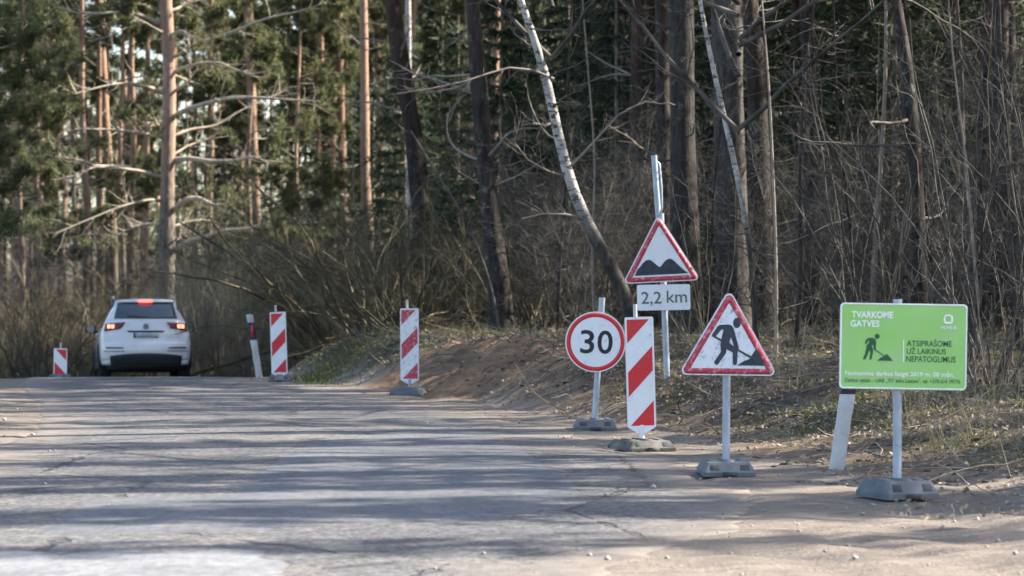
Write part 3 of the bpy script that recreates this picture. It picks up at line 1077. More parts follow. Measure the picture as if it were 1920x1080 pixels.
# ------------------------------------------------------------------ the car (local: rear at y=0, front at +y, z up from the tyres)
MT['paint'] = mat2('white_car_paint', (0.68, 0.675, 0.665), (0.63, 0.625, 0.615), 2, rough=0.22, spec=0.6, dirt=((0.40, 0.37, 0.33), 3, 0.5, 0.75, 0.25))
MT['paint'].node_tree.nodes['Principled BSDF'].inputs['Coat Weight'].default_value = 0.5
MT['glass'] = mat2('tinted_glass', (0.03, 0.045, 0.056), (0.055, 0.078, 0.092), 2, rough=0.05, spec=0.8)
MT['trim'] = mat2('black_plastic', (0.018, 0.02, 0.024), (0.028, 0.03, 0.034), 8, rough=0.55)
MT['tyre'] = mat2('tyre_rubber', (0.016, 0.016, 0.018), (0.03, 0.029, 0.028), 10, rough=0.85)
MT['rim'] = mat2('alloy_rim', (0.35, 0.36, 0.38), (0.25, 0.26, 0.28), 8, rough=0.35, metal=0.8)
MT['lamp_red'] = mat2('tail_lamp_red', (0.16, 0.006, 0.012), (0.10, 0.004, 0.008), 10, rough=0.12, spec=0.7)
MT['numberplate'] = mat2('number_plate', (0.40, 0.42, 0.44), (0.27, 0.29, 0.31), 9, rough=0.4)
MT['plate_blue'] = mat2('number_plate_blue', (0.03, 0.07, 0.30), (0.03, 0.07, 0.26), 9, rough=0.4)
MT['mirror_blue'] = mat2('dark_blue_black_plastic', (0.03, 0.045, 0.09), (0.02, 0.03, 0.06), 6, rough=0.3)


def glow(name, col, st):
    m, t, b, tc = newmat(name, 0.3)
    b.inputs['Base Color'].default_value = c4(col)
    n = noise(t, tc.outputs['Object'], 20, 2)
    b.inputs['Emission Color'].default_value = c4(col)
    t.links.new(nd(t, 'ShaderNodeMapRange', {0: n, 3: st * 0.8, 4: st * 1.2}).outputs[0], b.inputs['Emission Strength'])
    return m


MT['brake'] = glow('lit_brake_lamp', (1.0, 0.17, 0.10), 1.7)
MT['brake_high'] = glow('lit_high_brake_lamp', (1.0, 0.09, 0.06), 1.2)

D = 57.0
cxx = wx(274, D)
car = empty('car', (cxx, D, gz(cxx, D) + 0.028), R(10.0), 0, -R(2.6))
car.location.z = float(zbase(np.array(cxx), np.array(D + 0.8))) + 0.02 + 0.036
tag(car, 'white sport utility car with lit brake lamps driving away over the crest', 'car')

ST = [(0.02, 0.72, 0.36, 0.66), (0.05, 0.84, 0.31, 0.86), (0.10, 0.885, 0.29, 1.00), (0.20, 0.905, 0.29, 1.16), (0.34, 0.915, 0.29, 1.38), (0.50, 0.92, 0.28, 1.585),
      (0.70, 0.92, 0.27, 1.625), (1.2, 0.92, 0.26, 1.65), (1.8, 0.92, 0.26, 1.655), (2.4, 0.92, 0.26, 1.62), (2.75, 0.92, 0.26, 1.50), (3.1, 0.915, 0.26, 1.25),
      (3.35, 0.91, 0.26, 1.08), (3.9, 0.90, 0.26, 1.0), (4.25, 0.86, 0.28, 0.92), (4.42, 0.78, 0.32, 0.80), (4.48, 0.62, 0.38, 0.66)]


def wid(z):
    return np.interp(z, [0.25, 0.40, 0.62, 0.85, 1.00, 1.10, 1.35, 1.56, 1.66], [0.93, 0.985, 1.0, 0.995, 0.965, 0.92, 0.78, 0.66, 0.60])


def body_mesh():
    m = MB()
    rows = []
    tl = [0.0, 0.06, 0.2, 0.36, 0.52, 0.66, 0.78, 0.88, 0.95, 1.0]
    for y, w, zb, zt in ST:
        half = [(0.0, zb), (w * 0.6, zb)]
        for t in tl:
            z = zb + (zt - zb) * t
            x = w * float(wid(z))
            if t > 0.9: x *= 1 - (t - 0.9) * 1.1
            half.append((x, z))
        zc = zt + 0.018
        half += [(half[-1][0] * 0.6, zt + 0.013), (0.0, zc)]
        full = [(x, y, z) for x, z in half] + [(-x, y, z) for x, z in half[-2:0:-1]]
        rows.append(full)
    n = len(rows[0])
    v = [p for r in rows for p in r]
    fs = []
    for k in range(len(rows) - 1):
        for i in range(n):
            fs.append([k * n + i, (k + 1) * n + i, (k + 1) * n + (i + 1) % n, k * n + (i + 1) % n])
    m.add(v, fs)
    me = m.mesh('body', MT['paint'], True)
    bm = bmesh.new(); bm.from_mesh(me)
    bm.verts.ensure_lookup_table()
    bm.faces.new([bm.verts[i] for i in range(n)])
    bm.faces.new([bm.verts[(len(rows) - 1) * n + i] for i in range(n)][::-1])
    bmesh.ops.recalc_face_normals(bm, faces=bm.faces[:])
    bmesh.ops.triangulate(bm, faces=[f for f in bm.faces if len(f.verts) > 4])
    bm.to_mesh(me); bm.free()
    return me


body = link('body', body_mesh(), car)
md = body.modifiers.new('smooth', 'SUBSURF'); md.levels = 1; md.render_levels = 2

_zs = [s[3] for s in ST[:6]]; _ysr = [s[0] for s in ST[:6]]


def rear(x, z):
    """rear skin of the car, bowed in plan"""
    x = np.asarray(x, float); z = np.asarray(z, float)
    y = np.interp(z, [0.30, 0.45, 0.60, 0.70, 0.80, 0.95, 1.10, 1.22, 1.56, 1.62], [0.02, -0.035, -0.05, -0.04, 0.00, 0.015, 0.05, 0.09, 0.34, 0.40])
    return y + 0.13 * (np.abs(x) / 0.88) ** 3.2


def patch(name, tl, tr, br, bl, off, mat, parent, n=(10, 5), th=0.015, rnd=0.0):
    m = MB()
    a = np.linspace(0, 1, n[0] + 1)[None, :]; b = np.linspace(0, 1, n[1] + 1)[:, None]
    tl, tr, br, bl = [np.array(q, float) for q in (tl, tr, br, bl)]
    P = (tl * (1 - a)[..., None] + tr * a[..., None]) * (1 - b)[..., None] + (bl * (1 - a)[..., None] + br * a[..., None]) * b[..., None]
    X, Z = P[..., 0], P[..., 1]
    if rnd: Z = Z - rnd * (2 * a - 1) ** 2 * (1 - b)
    Y = rear(X, Z) + off
    w = n[0] + 1
    v1 = np.stack([X, Y, Z], -1).reshape(-1, 3)
    v2 = v1 + np.array([0, th, 0])
    i = (np.arange(n[1])[:, None] * w + np.arange(n[0])[None]).ravel()
    q = np.stack([i, i + w, i + w + 1, i + 1], 1)
    N = len(v1)
    edge = list(range(w)) + [k * w + w - 1 for k in range(1, n[1] + 1)] + [n[1] * w + k for k in range(w - 2, -1, -1)] + [k * w for k in range(n[1] - 1, 0, -1)]
    sk = [[edge[k], edge[(k + 1) % len(edge)], N + edge[(k + 1) % len(edge)], N + edge[k]] for k in range(len(edge))]
    m.add(np.vstack([v1, v2]), np.vstack([q, sk]))
    return m.build(name, mat, parent, smooth=True)


tg = patch('tailgate', (-0.66, 1.245), (0.66, 1.245), (0.80, 0.70), (-0.80, 0.70), -0.012, MT['paint'], car, (16, 10), 0.12)
bmpr = patch('bumper', (-0.885, 0.76), (0.885, 0.76), (0.87, 0.40), (-0.87, 0.40), -0.03, MT['paint'], car, (18, 8), 0.2)
patch('rear_corner', (-0.79, 1.18), (-0.60, 1.22), (-0.78, 0.72), (-0.895, 0.72), -0.006, MT['paint'], car, (6, 8), 0.2)
patch('rear_corner', (0.60, 1.22), (0.79, 1.18), (0.895, 0.72), (0.78, 0.72), -0.006, MT['paint'], car, (6, 8), 0.2)
patch('window_surround', (-0.60, 1.615), (0.60, 1.615), (0.685, 1.215), (-0.685, 1.215), -0.004, MT['paint'], car, (14, 8), 0.10, 0.02)
rw_ = patch('rear_window', (-0.555, 1.585), (0.555, 1.585), (0.632, 1.24), (-0.632, 1.24), -0.024, MT['glass'], car, (14, 8), 0.02, 0.035)
patch('spoiler', (-0.57, 1.645), (0.57, 1.645), (0.58, 1.575), (-0.58, 1.575), -0.07, MT['paint'], car, (14, 3), 0.25, 0.03)
patch('high_brake_lamp', (-0.135, 1.612), (0.135, 1.612), (0.135, 1.565), (-0.135, 1.565), -0.088, MT['brake_high'], car, (6, 2), 0.03)
m = MB()
m.tube([(0.02, rear(0.02, 1.25) - 0.045, 1.25), (-0.18, rear(-0.18, 1.29) - 0.05, 1.285), (-0.36, rear(-0.36, 1.30) - 0.045, 1.29)], 0.010, 6, cap=True)
m.build('wiper', MT['trim'], car)
for sx in (-1, 1):
    def q(x, z): return (sx * x, z)
    c = [q(0.80, 1.135), q(0.41, 1.165), q(0.50, 1.035), q(0.835, 0.985)]
    if sx > 0: c = [c[1], c[0], c[3], c[2]]
    tlp = patch('tail_lamp', *c, -0.032, MT['lamp_red'], car, (8, 4), 0.05)
    for xx in (0.66, 0.735):
        c = [q(xx + 0.028, 1.112), q(xx - 0.028, 1.115), q(xx - 0.024, 1.045), q(xx + 0.028, 1.038)]
        if sx > 0: c = [c[1], c[0], c[3], c[2]]
        patch('brake_light', *c, -0.045, MT['brake'], tlp, (4, 4), 0.012)
    c = [q(0.80, 0.665), q(0.45, 0.655), q(0.45, 0.628), q(0.80, 0.632)]
    if sx > 0: c = [c[1], c[0], c[3], c[2]]
    patch('reflector_strip', *c, -0.042, MT['lamp_red'], car, (6, 1), 0.02)
patch('handle_recess', (-0.38, 0.992), (0.38, 0.992), (0.34, 0.955), (-0.34, 0.955), -0.020, MT['trim'], car, (8, 1), 0.02)
np_ = patch('number_plate', (-0.255, 0.955), (0.255, 0.955), (0.25, 0.845), (-0.25, 0.845), -0.028, MT['numberplate'], car, (4, 2), 0.015)
patch('blue_band', (-0.25, 0.95), (-0.215, 0.95), (-0.213, 0.85), (-0.247, 0.85), -0.031, MT['plate_blue'], np_, (1, 1), 0.002)
patch('lower_trim', (-0.72, 0.535), (0.72, 0.535), (0.70, 0.30), (-0.70, 0.30), -0.050, MT['trim'], car, (14, 5), 0.35, 0.05)
for sx in (-1, 1):
    patch('bumper_groove', (min(sx * .42, sx * .84), .585), (max(sx * .42, sx * .84), .585), (max(sx * .42, sx * .84), .572), (min(sx * .42, sx * .84), .572), -0.036, MT['trim'], car, (6, 1), 0.02)
# round emblem: ring with two stacked chevrons
em = empty('emblem', (0, float(rear(0, 1.075)) - 0.022, 1.075), 0, 0, -R(16)); em.parent = car
ring_plate('ring', circle((0, 0), 0.060, 28), circle((0, 0), 0.050, 28), -0.006, 0.012, MT['rim'], em)
ch = []
for (p, q2) in (((-.028, .042), (0, .002)), ((.028, .042), (0, .002)), ((-.046, .015), (-.022, -.042)), ((.046, .015), (.022, -.042)), ((-.022, -.042), (0, -.006)), ((.022, -.042), (0, -.006))):
    ch.append(capsule(p, q2, 0.005, 0.005, 4))
plate('letters', ch, -0.005, 0.012, MT['rim'], em)
plate('disc', [circle((0, 0), 0.050, 28)], 0.0, 0.012, MT['trim'], em)

# side glass, doors, sills, arches, rails, mirrors, wheels
for sx in (-1, 1):
    for (ya, yb, yc, yd) in ((0.72, 1.35, 1.30, 0.50), (1.42, 2.25, 2.30, 1.38), (2.33, 2.62, 2.95, 2.38)):
        m = MB()
        def sp_(y, z): return (sx * (0.92 * float(wid(z)) + 0.012), y, z)
        v = [sp_(ya, 1.52), sp_(yb, 1.52), sp_((yb + yc) / 2, 1.3), sp_(yc, 1.10), sp_(yd, 1.10), sp_((ya + yd) / 2, 1.3)]
        m.add(v, [[0, 1, 2, 5], [5, 2, 3, 4]])
        m.build('side_window', MT['glass'], car, smooth=True)
    m = MB()
    m.tube([(sx * 0.60, 0.62, 1.645), (sx * 0.62, 0.80, 1.70), (sx * 0.625, 1.6, 1.715), (sx * 0.62, 2.3, 1.69), (sx * 0.60, 2.5, 1.63)], 0.018, 8, cap=True)
    m.build('roof_rail', MT['rim'], car, smooth=True)
    for y in (1.48, 2.42):
        m = MB(); m.box((sx * 0.925, y - 0.18, 0.965), (0.03, 0.20, 0.03)); o = m.build('door_handle', MT['paint'], car); bevel_mesh(o.data, 0.008, 2)
        m = MB(); m.tube([(sx * 0.921, y, 0.42), (sx * 0.924, y + 0.01, 0.75), (sx * 0.905, y + 0.02, 1.02)], 0.005, 5); m.build('door_gap', MT['trim'], car)
    m = MB(); m.box((sx * 0.895, 2.2, 0.33), (0.06, 1.75, 0.14)); o = m.build('sill', MT['trim'], car); bevel_mesh(o.data, 0.02, 2)
    # door mirror
    bm = bmesh.new()
    bmesh.ops.create_uvsphere(bm, u_segments=14, v_segments=10, radius=1.0)
    for v in bm.verts:
        x, y, z = v.co
        v.co = Vector((sx * 1.03 + x * 0.125, 2.66 + (y * 0.075 if y > 0 else y * 0.035), 1.115 + z * 0.085))
    me = bpy.data.meshes.new('door_mirror'); bm.to_mesh(me); bm.free(); me.materials.append(MT['mirror_blue'])
    me.polygons.foreach_set('use_smooth', np.ones(len(me.polygons), bool))
    mr = link('door_mirror', me, car)
    m = MB(); m.tube([(sx * 0.88, 2.68, 1.05), (sx * 0.96, 2.67, 1.07)], 0.03, 8); m.build('mirror_arm', MT['trim'], mr)
    m = MB(); m.tube([(sx * 1.03, 2.628, 1.115), (sx * 1.03, 2.622, 1.115)], [0.085, 0.080], 16, cap=True)
    o = m.build('mirror_glass', MT['glass'], mr)
    for y in (0.86, 3.62):
        wroot = empty('wheel', (sx * 0.80, y, 0.345)); wroot.parent = car
        prof = [(-0.115, 0.235), (-0.118, 0.30), (-0.105, 0.335), (-0.06, 0.350), (0.06, 0.350), (0.105, 0.335), (0.118, 0.30), (0.115, 0.235)]
        n = 32
        m = MB(); v = []; fs = []
        for a in range(n):
            t = 2 * math.pi * a / n
            v += [(x_, r_ * math.cos(t), r_ * math.sin(t)) for x_, r_ in prof]
        k = len(prof)
        for a in range(n):
            for b_ in range(k - 1): fs.append([a * k + b_, a * k + b_ + 1, ((a + 1) % n) * k + b_ + 1, ((a + 1) % n) * k + b_])
        m.add(v, fs)
        m.build('tyre', MT['tyre'], wroot, smooth=True)
        m = MB()
        m.tube([(sx * 0.02, 0, 0), (sx * 0.09, 0, 0)], [0.236, 0.236], 24)
        for a in range(5):
            t = 2 * math.pi * a / 5
            m.tube([(sx * 0.075, 0.03 * math.cos(t), 0.03 * math.sin(t)), (sx * 0.085, 0.225 * math.cos(t), 0.225 * math.sin(t))], [0.035, 0.022], 6)
        m.tube([(sx * 0.06, 0, 0), (sx * 0.095, 0, 0)], [0.06, 0.05], 12, cap=True)
        m.build('rim', MT['rim'], wroot)
        m = MB(); m.tube([(sx * -0.02, 0, 0), (sx * 0.015, 0, 0)], [0.234, 0.234], 24, cap=True); m.build('brake_disc', MT['trim'], wroot)
        m = MB()
        arc = [(sx * 0.915, y + 0.40 * math.cos(t), 0.345 + 0.40 * math.sin(t)) for t in np.linspace(-0.25, math.pi + 0.25, 18)]
        m.tube(arc, 0.028, 6)
        m.build('wheel_arch', MT['trim'], car, smooth=True)
m = MB(); m.box((0, 2.2, 0.27), (1.5, 3.9, 0.10)); m.build('underbody', MT['trim'], car)

# ------------------------------------------------------------------ vegetation
def grow(p, d, L, K, wander=0.15, up=0.0):
    p = np.asarray(p, float); d = unit(d)
    N = len(p)
    out = np.empty((N, K, 3)); out[:, 0] = p
    step = (np.asarray(L, float) / (K - 1))[:, None]
    for k in range(1, K):
        d = unit(d + rng.normal(size=(N, 3)) * wander + np.array([0, 0, up]))
        p = p + d * step
        out[:, k] = p
    return out


def sprout(P, m, tmin, tmax, ang, up=0.1):
    """m side shoots per parent; returns roots, directions, parent parameter t"""
    T, K = P.shape[:2]
    t = rng.uniform(tmin, tmax, (T, m)) * (K - 1)
    i = np.clip(t.astype(int), 0, K - 2)
    f = (t - i)[..., None]
    rows = np.arange(T)[:, None]
    a, b = P[rows, i], P[rows, i + 1]
    pos = a * (1 - f) + b * f
    tan = unit(b - a)
    side = unit(np.cross(tan, rng.normal(size=tan.shape)))
    th = rng.uniform(ang[0], ang[1], (T, m, 1))
    d = unit(tan * np.cos(th) + side * np.sin(th) + np.array([0, 0, up]))
    return pos.reshape(-1, 3), d.reshape(-1, 3), (t / (K - 1)).reshape(-1)


def bush_meshes(tagname, nstem, height, lean, base_r, mat, m1=7, m2=4, r0=0.016, m3=0, droop=0.0, stem_mat=None, K=9, wob=0.10, twr=1.0, a1=(0.35, 1.1), l1=(0.12, 0.36)):
    a = rng.uniform(0, 2 * np.pi, nstem)
    b = np.sqrt(rng.uniform(0, 1, nstem)) * base_r
    p = np.stack([np.cos(a) * b, np.sin(a) * b, np.full(nstem, -0.06)], 1)
    le = rng.uniform(lean[0], lean[1], nstem)
    a2 = a + rng.normal(size=nstem) * 0.5
    d = np.stack([np.cos(a2) * np.sin(le), np.sin(a2) * np.sin(le), np.cos(le)], 1)
    L = height * rng.uniform(0.55, 1.1, nstem)
    P = grow(p, d, L, K, wob, 0.03 - droop)
    rr = r0 * rng.uniform(0.6, 1.4, nstem)
    st = MB()
    st.tubes(P, rr[:, None] * np.linspace(1, 0.3, K)[None], 5)
    tw = MB()
    q, dd, t = sprout(P, m1, 0.15, 0.98, a1, 0.15)
    L1 = height * rng.uniform(l1[0], l1[1], len(q)) * (1.15 - 0.6 * t)
    P1 = grow(q, dd, L1, 6, 0.16 + wob * 0.4, 0.02)
    tw.tubes(P1, (r0 * 0.38 * twr) * rng.uniform(0.6, 1.2, len(q))[:, None] * np.linspace(1, 0.4, 6)[None], 3)
    q, dd, t = sprout(P1, m2, 0.2, 1.0, (0.4, 1.2), 0.08)
    L2 = np.repeat(L1, m2) * rng.uniform(0.2, 0.6, len(q))
    P2 = grow(q, dd, L2, 4, 0.2, 0.0)
    tw.tubes(P2, (r0 * 0.2 * twr) * rng.uniform(0.7, 1.2, len(q))[:, None] * np.linspace(1, 0.5, 4)[None], 3)
    if m3:
        q, dd, t = sprout(P2, m3, 0.2, 1.0, (0.4, 1.2), 0.05)
        P3 = grow(q, dd, np.repeat(L2, m3) * rng.uniform(0.3, 0.7, len(q)), 3, 0.2, 0.0)
        tw.tubes(P3, np.full((len(q), 1), r0 * 0.13) * np.array([[1, .8, .5]]), 3)
    return st.mesh(tagname + '_stems', stem_mat or mat, True), tw.mesh(tagname + '_twigs', mat)


BUSH = {
    'arch1': bush_meshes('arching', 15, 3.8, (0.25, 1.05), 0.4, MT['twig_olive'], 9, 6, 0.034, 0, 0.05, None, 12, 0.15, 0.5),
    'arch2': bush_meshes('arching', 22, 3.2, (0.15, 1.1), 0.5, MT['twig_olive'], 8, 6, 0.025, 0, 0.06, None, 12, 0.14, 0.6),
    'grey1': bush_meshes('grey', 9, 4.8, (0.05, 0.7), 0.25, MT['twig'], 13, 7, 0.015, 2, 0, None, 14, 0.17, 1.0, (0.6, 1.5), (0.1, 0.4)),
    'grey2': bush_meshes('grey', 6, 6.0, (0.05, 0.5), 0.3, MT['twig'], 16, 8, 0.019, 2, 0, None, 16, 0.15, 1.0, (0.6, 1.5), (0.1, 0.36)),
    'grey3': bush_meshes('grey', 13, 3.4, (0.1, 1.0), 0.45, MT['twig'], 11, 7, 0.013, 2, 0, None, 12, 0.2, 1.0, (0.6, 1.5), (0.12, 0.42)),
    'straw1': bush_meshes('straw', 46, 2.6, (0.03, 0.45), 0.6, MT['twig_straw'], 5, 3, 0.010),
    'straw2': bush_meshes('straw', 36, 3.4, (0.03, 0.5), 0.5, MT['twig_straw'], 6, 4, 0.012),
    'whip1': bush_meshes('whip', 15, 4.2, (0.02, 0.5), 0.22, MT['twig'], 5, 4, 0.012, 0, 0, None, 10, 0.13),
    'whip2': bush_meshes('whip', 14, 3.2, (0.05, 0.6), 0.3, MT['twig_straw'], 4, 3, 0.010),
}


def bush(kind, x, y, label, group, sc=1.0, rz=None, cat='bush', dz=0.0):
    st, tw = BUSH[kind]
    o = empty('bare_bush', (x, y, gz(x, y) + dz), rng.uniform(0, 6.28) if rz is None else rz, 0, 0, sc)
    link('stems', st, o); tag(link('twigs', tw, o), kind='stuff')
    return tag(o, label, cat, group)


# --- needle foliage
def tufts(m, c, n, length, width, spread_up=0.35, mat=0, quad=False):
    c = np.repeat(c, n, 0)
    d = unit(rng.normal(size=c.shape) + np.array([0, 0, spread_up]))
    m.blades(c + rng.normal(size=c.shape) * 0.02, d, length * rng.uniform(0.6, 1.2, len(c)), width, mat, quad)


def pine_crown(h, rad, nbr, ntuft, blade=(0.20, 0.020), nb=9, low=0.0):
    """crown local origin at its foot on the trunk axis; returns branch mesh, needle mesh"""
    t = np.sort(rng.uniform(low, 1.0, nbr))
    p = np.stack([np.zeros(nbr), np.zeros(nbr), t * h], 1)
    a = rng.uniform(0, 2 * np.pi, nbr)
    el = rng.uniform(-0.1, 0.45, nbr) + 0.3 * t
    d = np.stack([np.cos(a) * np.cos(el), np.sin(a) * np.cos(el), np.sin(el)], 1)
    L = rad * rng.uniform(0.55, 1.15, nbr) * np.interp(t, [0, .3, .7, 1], [.8, 1, .75, .25])
    P = grow(p, d, L, 7, 0.14, 0.05)
    br = MB()
    br.tubes(P, (0.012 * L + 0.008)[:, None] * np.linspace(1, 0.25, 7)[None], 4)
    q, dd, tt_ = sprout(P, 5, 0.35, 1.0, (0.4, 1.0), 0.2)
    L1 = np.repeat(L, 5) * rng.uniform(0.18, 0.4, len(q))
    P1 = grow(q, dd, L1, 5, 0.18, 0.06)
    br.tubes(P1, np.full((len(q), 1), 0.010) * np.linspace(1, 0.4, 5)[None], 3)
    k = rng.integers(0, len(P1), ntuft)
    f = rng.uniform(0.35, 1.0, ntuft) * 4
    i = np.minimum(f.astype(int), 3)
    c = P1[k, i] + (P1[k, i + 1] - P1[k, i]) * (f - i)[:, None] + rng.normal(size=(ntuft, 3)) * 0.07
    nm = MB()
    tufts(nm, c, nb, blade[0], blade[1])
    return br.mesh('crown_branches', MT['branch']), nm.mesh('crown_needles', MT['needle'])


CROWN = [pine_crown(8, 2.4, 46, 3600, (0.24, 0.026), 7), pine_crown(9, 2.8, 52, 4200, (0.24, 0.026), 7), pine_crown(7, 2.1, 40, 3000, (0.24, 0.026), 7)]


def trunk_mesh(P, rad, mat, n=14, flare=1.25, name='trunk'):
    """densify, wobble and flare a trunk given local points from the base up"""
    P = np.asarray(P, float); rad = np.asarray(rad, float)
    seg = np.concatenate([[0], np.cumsum(np.linalg.norm(np.diff(P, axis=0), axis=1))])
    k = max(10, int(seg[-1] / 0.35))
    s = np.linspace(0, seg[-1], k)
    ker = np.array([1, 2, 3, 2, 1.0]); ker /= ker.sum()
    Q = np.stack([np.convolve(np.pad(np.interp(s, seg, P[:, i]), 2, mode='reflect', reflect_type='odd'), ker, mode='valid') for i in range(3)], 1)
    rr = np.interp(s, seg, rad) * (1 + 0.05 * np.sin(s * 2.3 + rng.uniform(0, 6)) + rng.normal(size=k) * 0.02)
    rr = rr * (1 + (flare - 1) * np.exp(-s / 0.25))
    m = MB()
    m.tube(Q, rr, n, cap=True)
    return m.mesh(name, mat, True), Q, rr


def side_branches(Q, rr, cnt, zlo, zhi, Lr, mat, thick=0.28, twigs=3, up=0.02, lean=None):
    z = Q[:, 2]
    ok = np.where((z > zlo) & (z < zhi))[0]
    if len(ok) < 2: return None
    i = rng.choice(ok, cnt)
    a = rng.uniform(0, 2 * np.pi, cnt)
    el = rng.uniform(-0.25, 0.45, cnt)
    d = np.stack([np.cos(a) * np.cos(el), np.sin(a) * np.cos(el), np.sin(el)], 1)
    L = rng.uniform(Lr[0], Lr[1], cnt)
    m = MB()
    P = grow(Q[i] + rng.normal(size=(cnt, 3)) * 0.05 * np.array([0, 0, 1]), d, L, 8, 0.13, up)
    r0 = np.minimum(rr[i] * thick, 0.008 + 0.012 * L)
    m.tubes(P, r0[:, None] * np.linspace(1, 0.25, 8)[None], 5)
    if twigs:
        q, dd, t = sprout(P, twigs, 0.3, 1.0, (0.4, 1.1), 0.05)
        L1 = np.repeat(L, twigs) * rng.uniform(0.15, 0.4, len(q))
        P1 = grow(q, dd, L1, 5, 0.2, 0.0)
        m.tubes(P1, np.repeat(r0, twigs)[:, None] * 0.4 * np.linspace(1, 0.4, 5)[None], 3)
    return m.mesh('branches', mat)


# bare deciduous tops (shared)
def bare_top(h, n=16):
    m = MB()
    p = np.stack([np.zeros(n), np.zeros(n), rng.uniform(0, h * 0.7, n)], 1)
    a = rng.uniform(0, 6.28, n); el = rng.uniform(0.3, 1.0, n)
    d = np.stack([np.cos(a) * np.cos(el), np.sin(a) * np.cos(el), np.sin(el)], 1)
    L = h * rng.uniform(0.3, 0.55, n)
    P = grow(p, d, L, 8, 0.1, 0.06)
    m.tubes(P, np.full((n, 1), 0.035) * np.linspace(1, .25, 8)[None], 5)
    q, dd, t = sprout(P, 8, .2, 1, (.4, 1.0), .1)
    L1 = h * 0.16 * rng.uniform(.5, 1.2, len(q)); P1 = grow(q, dd, L1, 6, .15, .02)
    m.tubes(P1, np.full((len(q), 1), .012) * np.linspace(1, .4, 6)[None], 3)
    q, dd, t = sprout(P1, 6, .2, 1, (.4, 1.1), .0)
    P2 = grow(q, dd, np.repeat(L1, 6) * rng.uniform(.25, .6, len(q)), 4, .2, -.02)
    m.tubes(P2, np.full((len(q), 1), .005) * np.linspace(1, .5, 4)[None], 3)
    return m.mesh('bare_crown', MT['twig'])


BARE = [bare_top(8), bare_top(7)]


def photo_tree(name, label, cat, path, D, mat, height=17.0, crown='pine', nbr=14, brange=(1.5, 9), blen=(0.5, 1.8), group=None, dD=0.0, branch_mat=None, base_px=None, flare=1.25, nside=14):
    """trunk through photo points (px, py, width px) listed from the top of the frame down; base on the ground at depth D"""
    pts = [(wx(p[0], D), wz(p[1], D), p[2] * D / F / 2) for p in path][::-1]
    bx0 = pts[0][0]
    zb = gz(bx0, D)
    o = empty(name, (bx0, D, zb))
    loc = [(0, 0, -0.12)]; rad = [pts[0][2] * 1.05]
    for x, z, r in pts:
        if z - zb > 0.25:
            loc.append((x - bx0, dD * (z - zb), z - zb)); rad.append(r)
    loc = [np.array(p) for p in loc]
    if loc[-1][2] < height:
        d = unit(loc[-1] - loc[-2])
        p = loc[-1].copy(); r = rad[-1]
        left = height - p[2]
        for k in range(1, 5):
            d = unit(d * 0.8 + np.array([0, 0, 0.35]))
            p = p + d * left / 4
            loc.append(p.copy()); rad.append(r * (1 - 0.72 * k / 4))
    me, Q, rr = trunk_mesh(loc, rad, mat, nside, flare)
    link('trunk', me, o)
    if nbr:
        bm_ = side_branches(Q, rr, nbr, brange[0], brange[1], blen, branch_mat or MT['branch'])
        if bm_: tag(link('branches', bm_, o), kind='stuff')
    top = Q[-1]
    if crown == 'pine':
        cb, cn = CROWN[rng.integers(0, 3)]
        j = Q[np.argmin(abs(Q[:, 2] - (top[2] - 7.0)))]
        c = link('crown', cn, o, tuple(j)); c.rotation_euler[2] = rng.uniform(0, 6)
        tag(link('crown_branches', cb, c), kind='stuff')
    elif crown == 'bare':
        j = Q[np.argmin(abs(Q[:, 2] - (top[2] - 6.0)))]
        c = link('crown', BARE[rng.integers(0, 2)], o, tuple(j)); c.rotation_euler[2] = rng.uniform(0, 6)
    tag(o, label, cat, group)
    return o, Q, rr


